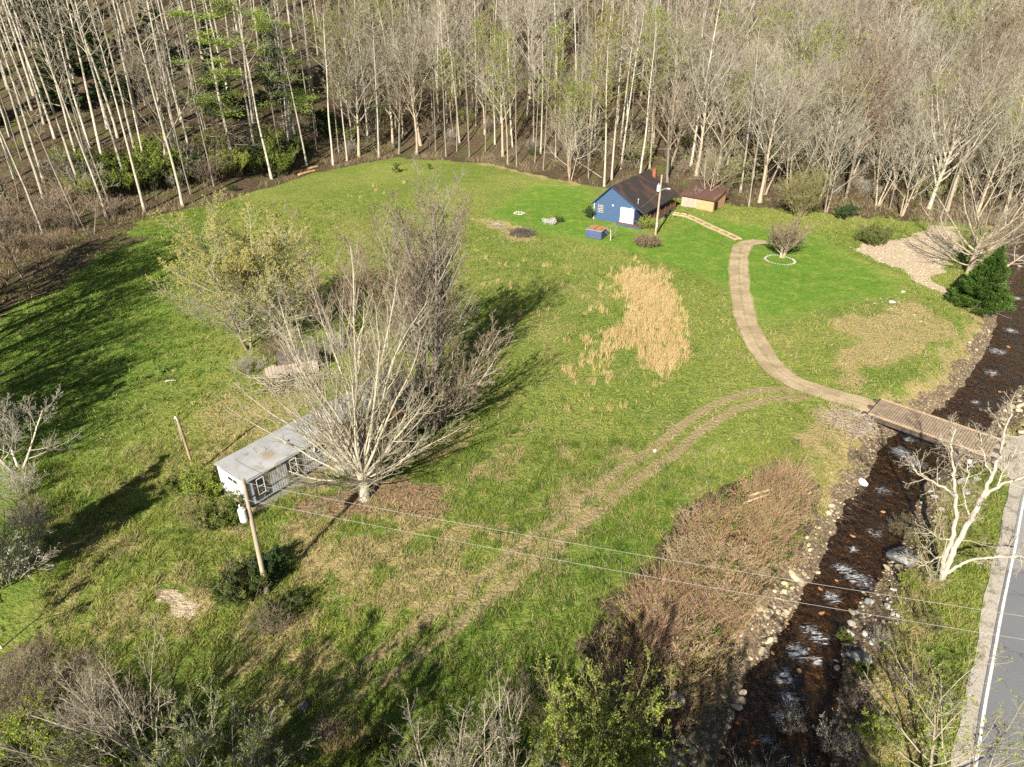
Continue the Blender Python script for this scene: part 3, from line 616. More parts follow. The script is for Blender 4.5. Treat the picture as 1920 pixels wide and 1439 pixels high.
# porch of the mobile home (roof of rusty sheet), stairs
m = MB(); n_ = 14
vs = []
for i in range(n_+1):
    xx_ = Wd-.05+2.7*i/n_
    for j, yv in enumerate((7.6, 13.6)): vs.append((xx_, yv, 2.9-.35*(i/n_)**2 + (.03 if i % 2 else 0)))
k_ = len(vs); vs += [(p[0], p[1], p[2]-.05) for p in vs]
fs = [(2*i, 2*i+2, 2*i+3, 2*i+1) for i in range(n_)]+[(k_+2*i+1, k_+2*i+3, k_+2*i+2, k_+2*i) for i in range(n_)]+[(2*i, k_+2*i, k_+2*i+2, 2*i+2) for i in range(n_)]+[(2*i+1, 2*i+3, k_+2*i+3, k_+2*i+1) for i in range(n_)]+[(0,1,k_+1,k_),(2*n_,k_+2*n_,k_+2*n_+1,2*n_+1)]
m.add(vs, fs); m.build('porch_roof', rust, mh, label='rusty brown sheet porch roof')
m = MB(); m.box(Wd+.05, 7.9, .55, Wd+2.5, 13.3, .67)
for k in range(20): m.box(Wd+.05, 7.9+.27*k, .672, Wd+2.5, 7.9+.27*k+.24, .70)
m.build('porch_deck', wood, mh)
for yv in (7.8, 9.7, 11.6, 13.4):
    m = MB(); m.beam((Wd+2.45, yv, -.1), (Wd+2.45, yv, 2.6), .1, .1, up=(0,1,0)); m.build('post', palewood, mh)
m = MB()
for k in range(4): m.box(Wd+.5, 7.85-.28*(k+1), .0 if k > 2 else .52-.15*(k+1), Wd+1.6, 7.85-.28*k-.02, .56-.15*k)
m.build('step', skirtm, mh)
m = MB(); m.beam((Wd+2.45, 7.9, 1.55), (Wd+2.45, 13.3, 1.55), .08, .04); [m.beam((Wd+2.45, 7.95+.3*k, .7), (Wd+2.45, 7.95+.3*k, 1.53), .03, .03, up=(0,1,0)) for k in range(18)]; m.build('railing', palewood, mh)
# ================================================================== BLUE HOUSE
hb = np.array([13.7, 113.4]); ha = math.atan2(-.565, .825)
gz = min(hz(15, 113), hz(21, 109), hz(22, 120))-.1
ch = root('blue_house', (*hb, 0), 'blue clapboard house with rust stained roof and white double door', 'house', ha)
GW, GL, AX, AZh = 8.9, 13.6, 3.15, 6.0   # gable width, length, apex x, apex z
EZL, EZR = 2.95, 2.62
def roofz(xv): return EZL+(AZh-EZL)*xv/AX if xv < AX else AZh-(AZh-EZR)*(xv-AX)/(GW-AX)
PW = 7.45     # porch begins here
m = MB()
m.box(0, .05, -.4, PW, .1, EZR); m.add([(0,.05,EZL-.4),(PW,.05,EZR-.3),(PW,.05,roofz(PW)-.05),(AX,.05,AZh-.05),(0,.05,EZL-.05)], [(0,1,2,3,4)])
z_ = .0
while z_ < AZh-.15:   # lapped boards
    z2 = z_+.26
    def xr(zz): 
        l = 0 if zz < EZL-.05 else (zz-EZL+.05)/(AZh-EZL)*AX
        rr = PW if zz < roofz(PW)-.05 else AX+(AZh-.05-zz)/(AZh-EZR)*(GW-AX)
        return l, min(rr, PW)
    l0, r0 = xr(z_); l1, r1 = xr(z2)
    if r1 > l1: m.add([(l0, -.045, z_), (r0, -.045, z_), (r1, .03, z2), (l1, .03, z2), (l0, .05, z_), (r0, .05, z_)], [(0,1,2,3), (4,5,1,0)])
    z_ = z2
m.add([(PW,.05,roofz(PW)-.62),(GW+.05,.05,EZR-.32),(GW+.05,.05,EZR-.06),(PW,.05,roofz(PW)-.05)], [(0,1,2,3)])
m.build('gable_wall', blue, ch)
m = MB(); m.box(PW-.1, .1, -.4, PW, GL, roofz(PW)-.1); m.box(0, .1, -.4, .1, GL, EZL-.05)
m.add([(0,GL,-.4),(PW,GL,-.4),(PW,GL,roofz(PW)-.05),(AX,GL,AZh-.05),(0,GL,EZL-.05)], [(4,3,2,1,0)]); m.build('side_wall', bluedk, ch)
m = MB()
for i, (xa, za, xb, zb) in enumerate(((-.45, EZL-.42, AX, AZh+.02), (AX, AZh+.02, GW+.35, EZR-.18))):
    nseg = 18
    for k in range(nseg):   # sheets with slight laps
        y0 = -.4+ (GL+.8)*k/nseg; y1 = -.4+(GL+.8)*(k+1)/nseg; dz = .012 if k % 2 else 0
        m.add([(xa,y0,za+dz),(xb,y0,zb+dz),(xb,y1,zb+dz),(xa,y1,za+dz),(xa,y0,za-.09+dz),(xb,y0,zb-.09+dz),(xb,y1,zb-.09+dz),(xa,y1,za-.09+dz)], [(0,1,2,3),(7,6,5,4),(0,4,5,1),(3,2,6,7),(0,3,7,4),(1,5,6,2)])
rfh = m.build('roof', cabroof, ch)
m = MB(); m.box(4.4, GL-.9, 4.6, 4.95, GL-.3, 6.3); m.box(4.34, GL-.96, 6.3, 5.01, GL-.24, 6.42); m.box(4.52, GL-.75, 6.42, 4.84, GL-.4, 6.55); m.build('chimney', brick, rfh)
m = MB(); m.tube([(7.4, 1.0, roofz(7.4)), (7.4, 1.0, roofz(7.4)+.7)], .06, 8); m.tube([(7.4, 1.0, roofz(7.4)+.7), (7.4, 1.0, roofz(7.4)+.8)], [.12,.05], 8); m.build('stove_pipe', metal, rfh)
m = MB(); m.beam((-.47, -.42, EZL-.46), (AX, -.42, AZh-.02), .04, .16); m.beam((AX, -.42, AZh-.02), (GW+.36, -.42, EZR-.22), .04, .16); m.build('roof_edge', simple('dark_blue_trim', (.03,.045,.09)), ch)
m = MB(); m.box(-.02, -.04, -.4, .12, .08, 2.75); m.build('corner_board', white, ch)
m = MB(); m.box(4.92, -.11, .38, 5.06, -.02, 2.84); m.box(7.14, -.11, .38, 7.28, -.02, 2.84); m.box(5.06, -.11, 2.70, 7.14, -.02, 2.84); m.box(5.06, -.075, .38, 7.14, -.02, 2.70)
dr = m.build('double_door', white, ch)
m = MB(); m.box(5.08, -.10, .42, 6.05, -.07, 2.68); m.build('door_panel', simple('white_door_leaf', (.62,.61,.57), (.56,.54,.50), 1), dr); m = MB(); m.box(6.15, -.10, .42, 7.12, -.07, 2.68); m.build('door_panel', simple('white_door', (.62,.61,.57), (.56,.54,.50), 1), dr)
m = MB(); m.box(5.98, -.13, 1.4, 6.03, -.10, 1.6); m.build('handle', metal, dr); m = MB(); m.box(6.17, -.13, 1.4, 6.22, -.10, 1.6); m.build('handle', metal, dr)
window(ch, (.85, -.04, 1.45), .85, 1.1, 'y', (3, 4), frm=white)
m = MB(); m.box(3.35, -.10, 2.75, 3.6, -.03, 3.0); m.build('meter_box', white, ch)
m = MB(); m.tube([(6.95,-.08,3.05),(6.95,-.25,3.0)], .05, 6); m.tube([(6.95,-.25,3.05),(6.95,-.27,2.9)], [.06,.1], 8); m.build('wall_lamp', white, ch)
m = MB(); m.box(.0, -.06, -.45, 4.9, -.022, -.02); m.build('foundation', simple('pale_block', (.45,.42,.38), (.33,.30,.27), 2), ch)
m = MB(); m.box(4.6, -.9, -.4, GW+.2, -.85, .28); m.box(4.6, -.85, -.4, 4.66, -.1, .28); m.box(GW+.16, -.85, -.4, GW+.2, GL, .28); m.build('deck_skirt', blue, ch)
m = MB(); m.box(4.6, -.9, .285, PW+.001, -.11, .34)
for k in range(52): m.box(PW+.02, -.9+k*.28, .29, GW+.2, -.9+k*.28+.25, .345)
m.build('porch_deck', simple('red_brown_deck', (.13,.06,.035), (.09,.045,.03), 3), ch)
pm = simple('brown_post', (.16,.075,.045), (.11,.055,.035), 3)
for k in range(7):
    yv = .1+k*2.22; m = MB(); m.beam((GW+.02, yv, .34), (GW+.02, yv, EZR-.12), .11, .11, up=(0,1,0)); m.build('post', pm, ch)
m = MB(); m.beam((GW+.02, .1, 1.2), (GW+.02, GL, 1.2), .07, .07); m.beam((GW+.02, .1, .55), (GW+.02, GL, .55), .05, .05); [m.beam((GW+.02, .25+.27*k, .55), (GW+.02, .25+.27*k, 1.2), .03, .03, up=(0,1,0)) for k in range(49)]; m.build('railing', pm, ch)
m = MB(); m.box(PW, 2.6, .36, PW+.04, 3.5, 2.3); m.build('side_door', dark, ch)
# porch chair
cpt = ch.matrix_basis
def hl(xv, yv, zv): 
    c_, s_ = math.cos(ha), math.sin(ha); return (hb[0]+c_*xv-s_*yv, hb[1]+s_*xv+c_*yv, zv)
chair = root('porch_chair', hl(8.1, .9, .345), 'dark chair on the porch beside the white double door', 'chair', ha-.3)
m = MB(); m.box(-.24,-.24,.40,.24,.24,.45); m.build('seat', black, chair); m = MB(); m.box(-.24,.2,.45,.24,.25,.95); m.build('backrest', black, chair)
for sx_ in (-.21,.21):
    for sy_ in (-.21,.21): m = MB(); m.box(sx_-.02,sy_-.02,0,sx_+.02,sy_+.02,.40); m.build('leg', black, chair)
# ================================================================== SHED
sh = root('shed', (30.2, 121.6, hz(33, 120)-.15), 'low tan shed with dark brown sheet roof behind the blue house', 'shed', math.atan2(-.62, .78))
SW, SD = 6.0, 5.0
m = MB(); m.box(2.9, 0, -.3, SW, .08, 2.25); m.box(SW-.08, .08, -.3, SW, SD, 2.35); m.add([(SW, .08, 2.35), (SW, SD, 2.35), (SW, SD, 3.3)], [(0,1,2)]); m.box(0, SD-.08, -.3, SW-.09, SD, 3.2); m.build('wall', tanwall, sh)
m = MB(); m.box(.0, .02, -.3, 2.9, .09, 2.25); [m.box(.03+i*.36, -.02, -.25, .33+i*.36, .02, 2.2) for i in range(8)]; m.box(0, .1, -.3, .08, SD-.08, 2.3); m.build('door', greywall, sh, label='faded grey boarded doors')
m = MB()
for k in range(16):
    x0 = -.35+ (SW+.7)*k/16; x1 = -.35+(SW+.7)*(k+1)/16; dz = .02 if k % 2 else 0
    m.add([(x0,-.45,2.16+dz),(x1,-.45,2.16+dz),(x1,SD+.35,3.42+dz),(x0,SD+.35,3.42+dz),(x0,-.45,2.08+dz),(x1,-.45,2.08+dz),(x1,SD+.35,3.34+dz),(x0,SD+.35,3.34+dz)], [(0,1,2,3),(7,6,5,4),(0,4,5,1),(3,2,6,7),(0,3,7,4),(1,5,6,2)])
m.build('roof', shedroof, sh)
m = MB(); m.box(SW+.001, .5, -.3, SW+.04, 1.9, 1.5); m.build('opening', dark, sh)  # solid near-black panel with the opening's inner shade put into its colour
t_ = MB(); t_.box(0,0,0,.9,.05,1.3); t_.box(.05,-.03,.1,.85,0,1.2)
# ================================================================== BLUE BOX WITH RUSTY LID
p0 = gp(1098, 446); p1 = gp(1127, 451); an = math.atan2(p1[1]-p0[1], p1[0]-p0[0]); bw = math.hypot(p1[0]-p0[0], p1[1]-p0[1])
bx_ = root('storage_bin', (p0[0], p0[1], p0[2]-.05), 'navy blue open bin topped with rusty brown sheets beside the blue house', 'bin', an)
bd = 2.4; m = MB(); m.box(0,0,.12,bw,.07,1.35); m.box(0,bd-.07,.12,bw,bd,1.35); m.box(0,.07,.12,.07,bd-.07,1.35); m.box(bw-.07,.07,.12,bw,bd-.07,1.35); m.box(.07,.07,.12,bw-.07,bd-.07,.2); m.build('body', bluedk, bx_)
m = MB(); m.box(-.05,-.05,1.352,bw+.05,.09,1.43); m.box(-.05,bd-.09,1.352,bw+.05,bd+.05,1.43); m.box(-.05,.09,1.352,.09,bd-.09,1.43); m.box(bw-.09,.09,1.352,bw+.05,bd-.09,1.43); m.build('rim', simple('faded_blue_rim', (.22,.24,.28), (.16,.17,.2)), bx_)
m = MB(); rr_ = np.random.default_rng(2)
for k in range(7):
    x0 = .12+k*(bw-.3)/7; h0 = 1.36+rr_.random()*.12; m.add([(x0,.12,h0),(x0+.42,.12,h0+.05),(x0+.42,bd-.14,h0+.14),(x0,bd-.14,h0+.1),(x0,.12,h0-.06),(x0+.42,.12,h0-.01),(x0+.42,bd-.14,h0+.08),(x0,bd-.14,h0+.04)], [(0,1,2,3),(7,6,5,4),(0,4,5,1),(3,2,6,7),(0,3,7,4),(1,5,6,2)])
m.build('lid', simple('rusty_lid', (.34,.17,.08), (.22,.11,.06), 2.5), bx_)
# ================================================================== GARDEN STEPS, WALL TIMBERS
sp_ = [gp(u, v) for u, v in ((1262,402),(1285,405),(1302,412),(1335,428),(1365,441),(1385,451))]
def tl(P, s):   # point along polyline fraction
    seg = [np.linalg.norm(P[i+1][:2]-P[i][:2]) for i in range(len(P)-1)]; T = sum(seg)*s
    for i, q in enumerate(seg):
        if T <= q or i == len(seg)-1: return P[i]+(P[i+1]-P[i])*(T/q), (P[i+1]-P[i])/q
        T -= q
gs_ = root('garden_steps', sp_[0], 'pale timber edged garden steps running down the lawn from the blue house to the driveway', 'steps'); o3 = sp_[0]
for sd in (-.55, .55):
    m = MB()
    for k in range(14):
        a_, d_ = tl(sp_, k/14); b_, e_ = tl(sp_, (k+1)/14-.005); n_ = np.array([-d_[1], d_[0], 0]); m.beam(a_+n_*sd-o3+(0,0,.12), b_+n_*sd-o3+(0,0,.12), .16, .22)
    m.build('side_timber', palewood, gs_)
for k in range(15):
    a_, d_ = tl(sp_, (k+.5)/15); n_ = np.array([-d_[1], d_[0], 0]); m = MB(); m.beam(a_-n_*.47-o3+(0,0,.09), a_+n_*.47-o3+(0,0,.09), .5, .1); m.build('tread', wood if k % 2 else palewood, gs_)
m = MB(); q_ = [gp(u, v) for u, v in ((1207,424),(1222,414),(1240,402),(1262,389))]
rw = root('retaining_timbers', q_[0], 'stacked weathered timbers edging the bank below the porch', 'timbers')
for i in range(3):
    for h_ in range(3): m.tube([q_[i]-q_[0]+(0,0,.12+.2*h_), q_[i+1]-q_[0]+(.03*h_,0,.12+.2*h_)], .12, 7)
m.build('log', palewood, rw)
# ================================================================== POLES AND LINES
def pole(base, h, r0, r1, label, name='utility_pole', mat=polewood, tilt=(0, 0)):
    t = root(name, base, label, 'pole'); m = MB(); m.tube([(0,0,-.3),(tilt[0]*.5,tilt[1]*.5,h/2),(tilt[0],tilt[1],h)], [r0,(r0+r1)/2,r1], 12); m.build('shaft', mat, t, smooth=False); return t
pc = gp(1229, 441); p1_ = pole(pc, 9.3, .17, .12, 'wooden utility pole with lamp and grey transformer in front of the blue house')
m = MB(); m.tube([(-.32,-.15,6.9),(-.32,-.15,7.75)], .26, 14); m.tube([(-.32,-.15,7.75),(-.32,-.15,7.84)], [.26,.12], 14); m.tube([(-.38,-.15,7.84),(-.38,-.15,8.1)], .04, 6); m.box(-.2,-.08,7.1,-.05,.08,7.5); m.build('transformer', white, p1_)
m = MB(); m.tube([(.1,-.05,7.0),(.5,-.25,7.25),(1.0,-.5,7.35)], .03, 6); m.tube([(.95,-.48,7.36),(1.35,-.68,7.36)], [.13,.10], 10); m.build('lamp', metal, p1_)
m = MB(); m.box(-.14,-.2,1.3,.14,-.14,2.0); m.build('meter_box', metal, p1_)
pn = gp(501, 1112); p2_ = pole(pn, 9.2, .165, .115, 'tall pale utility pole carrying a white transformer beside the mobile home', tilt=(.25, 0))
m = MB(); m.tube([(-.18,-.2,6.25),(-.18,-.2,7.1)], .23, 16); m.tube([(-.18,-.2,7.1),(-.18,-.2,7.2)], [.23,.13], 16); m.tube([(-.22,-.26,7.2),(-.22,-.26,7.5)], .045, 6); m.tube([(-.1,-.32,7.15),(-.1,-.32,7.35)], .03, 6); m.build('transformer', white, p2_)
m = MB(); m.box(.0,-.13,6.3,.14,.05,7.05); m.build('bracket', black, p2_); m = MB(); m.tube([(.2,0,8.7),(.42,-.05,8.95)], .05, 6); m.build('insulator', black, p2_)
pg = gp(366, 888); p3_ = pole(pg, 5.1, .12, .09, 'short brown weathered pole without wires behind the mobile home', 'service_pole', simple('brown_pole_wood', (.30,.20,.13), (.20,.135,.09), 3, .85, (1,1,.2), c3=(.42,.36,.28), s3=1.5), tilt=(-.15, 0))
m = MB(); m.tube([(-.17,-.02,4.8),(-.2,-.02,5.3)], .06, 8); m.tube([(-.26,-.03,5.28),(-.26,-.03,5.42)], [.12,.05], 8); m.build('weatherhead', white, p3_)
m = MB(); m.tube([(-.28,-.05,3.2),(-.2,-.05,5.2)], .025, 6); m.build('conduit', metal, p3_)
wire = simple('aluminium_wire', (.30,.30,.30), (.25,.25,.25), 1, .5)
def wirespan(a, b_, sag, label, r=.0075):
    m = MB(); pts = [(a[0]+(b_[0]-a[0])*t, a[1]+(b_[1]-a[1])*t, a[2]+(b_[2]-a[2])*t-sag*4*t*(1-t)) for t in np.linspace(0, 1, 28)]
    m.tube(pts, r, 5); o = m.build('power_line', wire); return tag(o, label, 'power line')
d = ray(1920, 1143); t = 24.6/-d[2]; e1 = np.array([d[0]*t, d[1]*t, H-24.6]); a1 = np.array([pn[0]+.4, pn[1]-.05, pn[2]+8.95])
e1b = a1+(e1-a1)*1.35; wirespan(a1, e1b, .55, 'upper overhead wire from the top of the near pole across to the road')
d = ray(1920, 1187); t = 25.9/-d[2]; e2 = np.array([d[0]*t, d[1]*t, H-25.9]); a2 = np.array([pn[0]+.3, pn[1]-.1, pn[2]+7.7])
wirespan(a2, a2+(e2-a2)*1.35, .55, 'lower overhead wire below the first one from the near pole to the road')
wirespan((pn[0], pn[1], pn[2]+7.4), (-21, 42, 2.9), .25, 'thin dark wire dropping from the transformer to the mobile home', .010)
wirespan((pc[0], pc[1], pc[2]+7.0), hl(8.2, .3, 3.2), .2, 'thin wire from the lamp pole to the blue house roof', .012)
fp = root('fence_post', gp(510, 745), 'thin dark post standing behind the mobile home', 'post'); m = MB(); m.tube([(0,0,-.2),(.03,0,1.9)], [.05,.04], 6); m.build('shaft', wood, fp)
# ================================================================== BRIDGE
BZ = .30; kerbw = simple('kerb_timber', (.33,.24,.155), (.24,.17,.11), 3, .85)
NL, FL, FR, NR = [np.array([*pix(u, v, BZ), BZ]) for u, v in ((1633,779),(1660,750),(1874,823),(1846,854))]
wl_ = (np.linalg.norm(NL-FL)+np.linalg.norm(NR-FR))/2; L_ = (NR+FR)/2-(NL+FL)/2; Lb = np.linalg.norm(L_); an = math.atan2(L_[1], L_[0]); cen = (NL+FL)/2
br = root('bridge', (cen[0], cen[1], 0), 'plank bridge with timber kerbs crossing the creek to the road', 'bridge', an); hw = wl_/2
m = MB(); npk = 46
for k in range(npk): 
    x0 = -.3+(Lb+.5)*k/npk; m.box(x0, -hw, BZ-.08+.008*(k % 3), x0+(Lb+.5)/npk*.82, hw, BZ+.008*(k % 3))
m.build('deck', wood, br)
for sd in (-1, 1):
    m = MB(); m.box(-.3, sd*(hw-.12)-.07, BZ+.02, Lb+.2, sd*(hw-.12)+.07, BZ+.10)
    for k in range(9): m.box(k*Lb/8-.08, sd*(hw-.12)-.08, BZ+.0, k*Lb/8+.08, sd*(hw-.12)+.08, BZ+.105)
    m.build('kerb', kerbw, br)
for yv in (-hw+.35, 0, hw-.35):
    m = MB(); m.box(-.8, yv-.12, BZ-.62, Lb+.8, yv+.12, BZ-.09); m.build('girder', simple('dark_girder', (.05,.04,.035), (.07,.05,.04)), br)
for x0 in (-1.3, Lb+.1):
    m = MB(); m.box(x0, -hw-.2, -2.1, x0+1.2, hw+.2, BZ-.63); m.build('abutment', simple('stone_abutment', (.30,.27,.22), (.18,.16,.13), 2), br)
# ================================================================== TREE KINDS
def L(**k): return k
def poplar(seed, h, r, st=.5, n1=30, n2=7, n3=4, ratio=.17, ang=52, wig=.02, bell=False):
    return gen_tree(seed, [L(segs=12, wig=wig, up=.12, sides=7, taper=.18), L(n=n1, start=st, ratio=ratio, ang=ang, segs=5, wig=.10, up=.45, lt=.45, sides=4, rl=.016, bell=bell),
        L(n=n2, start=.2, ratio=.42, ang=42, segs=3, wig=.12, up=.2, rl=.02), L(n=n3, start=.2, ratio=.5, ang=38, segs=2, wig=.12, up=.15, rl=.02)],
        [((0,0,-.3), (0,0,1), h, r)], rmin=.022)
def broad(seed, h, r, stems=1, spread=.25, n1=13, n2=8, n3=6, n4=3, st=.28, ang=46, ratio=.55, up=.5, rmin=.02, buds=0, bs=.1, trunk=.62):
    g = np.random.default_rng(seed+100); S = []
    for i in range(stems):
        a = 6.28*i/stems+g.random(); k = spread*(.5+g.random()) if stems > 1 else spread*.3
        S.append(((.25*math.cos(a)*(stems > 1), .25*math.sin(a)*(stems > 1), -.3), (k*math.cos(a), k*math.sin(a), 1), h*trunk*(.85+.3*g.random()), r*(1 if stems == 1 else .75)))
    return gen_tree(seed, [L(segs=8, wig=.05, up=.15, sides=8, taper=.35), L(n=n1, start=st, len=h*ratio, ang=ang, ang0=ang*1.35, segs=6, wig=.09, up=up, lt=.35, sides=5, rl=.018),
        L(n=n2, start=.2, ratio=.42, ang=38, segs=4, wig=.10, up=.25, rl=.018), L(n=n3, start=.15, ratio=.45, ang=36, segs=3, wig=.12, up=.2, rl=.018), L(n=n4, start=.2, ratio=.5, ang=34, segs=2, wig=.1, up=.1, rl=.02)],
        S, rmin=rmin, buds=buds, bud_size=bs)
def gp_(*a, **k): return tree_proto(*a, **k)
pop = [gp_('poplar', poplar(i, 32+i, .25, st=.56, n1=20, ratio=.15), bk_pale, tw_pale) for i in range(4)]
popthin = [gp_('thin_poplar', poplar(20+i, 27, .15, st=.50, n1=18, n2=5, ratio=.12), bk_grey, tw_grey) for i in range(3)]
def wb(pr, m_, a, b_, bk, tw, lf): pass
T = [poplar(30+i, 27, .21, st=.42, n1=28, n2=7, n3=5, ratio=.20) for i in range(3)]
def addbuds(T, n, s, seed=1):
    g = np.random.default_rng(seed); V, Q = T['crown']; k = g.integers(0, len(V), n*2); k = k[V[k, 2] > np.percentile(V[:, 2], 8)][:n]; n = len(k)
    c = V[k]+g.normal(0, s*.7, (n, 3)); a = unit(g.normal(0, 1, (n, 3))); b_ = unit(np.cross(a, g.normal(0, 1, (n, 3)))); ss = s*(.5+g.random(n))[:, None]
    T['buds'] = (np.stack([c-a*ss, c-b_*ss*.55, c+a*ss, c+b_*ss*.55], 1).reshape(-1, 3), np.arange(n*4).reshape(-1, 4)); return T
popbud = [gp_('budding_poplar', addbuds(t, 2600, .11, i), bk_tan if i else bk_white, tw_olive, lf_olive if i != 1 else lf_yg) for i, t in enumerate(T)]
brd = [gp_('broad', broad(40+i, 24, .30, n1=13, st=.38, ang=30, ratio=.48), bk_grey if i == 3 else bk_tan, [tw_grey, tw_pale, tw_pale, tw_brown][i]) for i in range(4)]
brdbud = [gp_('broadbud', broad(50+i, 24, .25, n1=12, st=.36, ang=32, ratio=.48, buds=5000, bs=.10), bk_tan, [tw_grey, tw_olive][i], [lf_olive, lf_yg][i]) for i in range(2)]
brdred = [gp_('broadred', broad(55, 22, .22, n1=12, st=.36, ang=32, ratio=.48, buds=5000, bs=.09), bk_grey, tw_red, lf_brown)]
multi = [gp_('multi', broad(60+i, 23, .22, stems=3, spread=.22, ang=36, n1=8, n2=8, n3=6), bk_tan, tw_pale if i else tw_grey) for i in range(2)]
under = [gp_('under', broad(70+i, 8, .08, stems=2, spread=.3, n1=8, n2=6, n3=5, n4=2, rmin=.014, buds=(2500 if i else 0), bs=.07), bk_grey, [tw_brown, tw_grey, tw_olive][i], [None, lf_olive, lf_yg][i]) for i in range(3)]
# white pine
def pine(seed, h):
    g = np.random.default_rng(seed)
    T = gen_tree(seed, [L(segs=12, wig=.015, up=.1, sides=8, taper=.2), L(n=62, start=.10, ratio=.20, ang=88, segs=6, wig=.07, up=.12, lt=.45, sides=4, rl=.014), L(n=7, start=.3, ratio=.36, ang=52, segs=3, wig=.1, up=.1, rl=.016), L(n=3, start=.3, ratio=.45, ang=40, segs=2, rl=.015)], [((0,0,-.3),(0,0,1),h,.38)], rmin=.02)
    V, Q = T['crown']; c_ = V[:, :2]; rad = np.hypot(c_[:, 0], c_[:, 1]); ok = np.where((rad > 3.2) & (V[:, 2] > h*.28))[0]
    cl_ = g.choice(ok, 34); pts = []; dr = []
    for k in cl_:
        n = 260; s = .8+.8*g.random(); q = g.normal(0, 1, (n, 3))*np.array([s, s, s*.28]); pts.append(V[k]+q); dr.append(unit(q+np.array([0, 0, .5])+g.normal(0, .5, (n, 3))))
    c = np.vstack(pts); a = unit(np.vstack(dr)); n = len(c); b_ = unit(np.cross(a, g.normal(0, 1, (n, 3)))); s = .24*(.6+.6*g.random(n))[:, None]
    T['buds'] = (np.stack([c-a*s, c-b_*s*.33, c+a*s, c+b_*s*.33], 1).reshape(-1, 3), np.arange(n*4).reshape(-1, 4)); return T
pinep = gp_('pine', pine(7, 31), bk_pale, tw_pale, lf_needle)
# dense cone evergreen
def conifer(seed, h, wr, nb=330, per=210, ls=.075):
    g = np.random.default_rng(seed); tv = gen_tree(seed, [L(segs=6, wig=.02, up=.1, sides=8, taper=.12), L(n=nb//2, start=.04, len=wr, ang=76, ang0=84, segs=4, wig=.04, up=.0, lt=.93, sides=3, rl=.012)], [((0,0,-.2),(.01,0,1),h,.17)], rmin=.012)
    zf = g.random(nb)**1.35; z0 = .25+zf*(h-.4); Rb = wr*(1-zf)**.85*(.82+.3*g.random(nb)); az = np.arange(nb)*2.399+g.random(nb)*.5
    k = np.repeat(np.arange(nb), per); t = 1-.78*g.random(len(k))**1.6; r = Rb[k]*t; A = az[k]+g.normal(0, .17, len(k))*(1.05-.6*t)
    z = z0[k]+r*.16+.10*wr*(t**3)-.06*r*r/wr+g.normal(0, .05+.02*wr, len(k)); c = np.column_stack([r*np.cos(A), r*np.sin(A), np.maximum(z, .05)]); n = len(c)
    rd = np.column_stack([np.cos(A), np.sin(A), np.full(n, .25)]); a = unit(rd+g.normal(0, .35, (n, 3))); b_ = unit(np.cross(a, g.normal(0, .4, (n, 3))+np.array([0, 0, 1.]))); s = ls*wr/3.2*(.6+.8*g.random(n))[:, None]
    tv['buds'] = (np.stack([c-a*s, c-b_*s*.5, c+a*s*1.7, c+b_*s*.5], 1).reshape(-1, 3), np.arange(n*4).reshape(-1, 4)); return tv
conif = gp_('conifer', conifer(3, 6.9, 3.05), bk_grey, tw_brown, lf_conif)
# shrubs (crown only, many stems)
def shrub(seed, h, n=26, rad=.5, spread=.5, n1=6, n2=5, n3=3, leaf=0, ls=.08, rmin=.012, r=.02, shell=None):
    g = np.random.default_rng(seed); S = []
    for i in range(n):
        a = g.random()*6.28; q = rad*math.sqrt(g.random()); sp = spread*(.2+q/rad)
        S.append(((q*math.cos(a), q*math.sin(a), -.1), (sp*math.cos(a)+g.normal(0,.1), sp*math.sin(a)+g.normal(0,.1), 1), h*(.6+.5*g.random()), r))
    T = gen_tree(seed, [L(segs=5, wig=.08, up=.1, sides=4, taper=.3, flare=0), L(n=n1, start=.25, ratio=.4, ang=38, segs=3, wig=.12, up=.25, rl=.02), L(n=n2, start=.2, ratio=.45, ang=36, segs=2, wig=.12, up=.15, rl=.02)]+([L(n=n3, start=.2, ratio=.5, ang=34, segs=2, rl=.02)] if n3 else []), S, rmin=rmin, trunk_levels=0)
    if leaf:
        V, Q = T['crown']; k = g.integers(0, len(V), leaf); c = V[k]+g.normal(0, ls*1.1, (leaf, 3)); a = unit(g.normal(0, 1, (leaf, 3))+np.array([0,0,.2])); b_ = unit(np.cross(a, g.normal(0, 1, (leaf, 3)))); s = ls*(.5+g.random(leaf))[:, None]
        T['buds'] = (np.stack([c-a*s, c-b_*s*.55, c+a*s, c+b_*s*.55], 1).reshape(-1, 3), np.arange(leaf*4).reshape(-1, 4))
    return T
sh_brown = [gp_('sb', shrub(i, 2.6, 34, .8, .55), None, [tw_brown, tw_grey][i]) for i in range(2)]
sh_olive = [gp_('so', shrub(4+i, 2.8, 30, .9, .5, leaf=5000, ls=.06), None, tw_olive, [lf_yg, lf_olive][i]) for i in range(2)]
sh_green = [gp_('sg', shrub(7+i, 2.2, 30, .9, .5, leaf=9000, ls=.055), None, tw_brown, [lf_green, lf_bright][i]) for i in range(2)]
sh_dark = [gp_('sd', shrub(10, 2.4, 26, .9, .5, leaf=11000, ls=.065), None, tw_brown, lf_dark)]
# ================================================================== HERO TREES
def P(u, v): return gp(u, v)
g = np.random.default_rng(77)
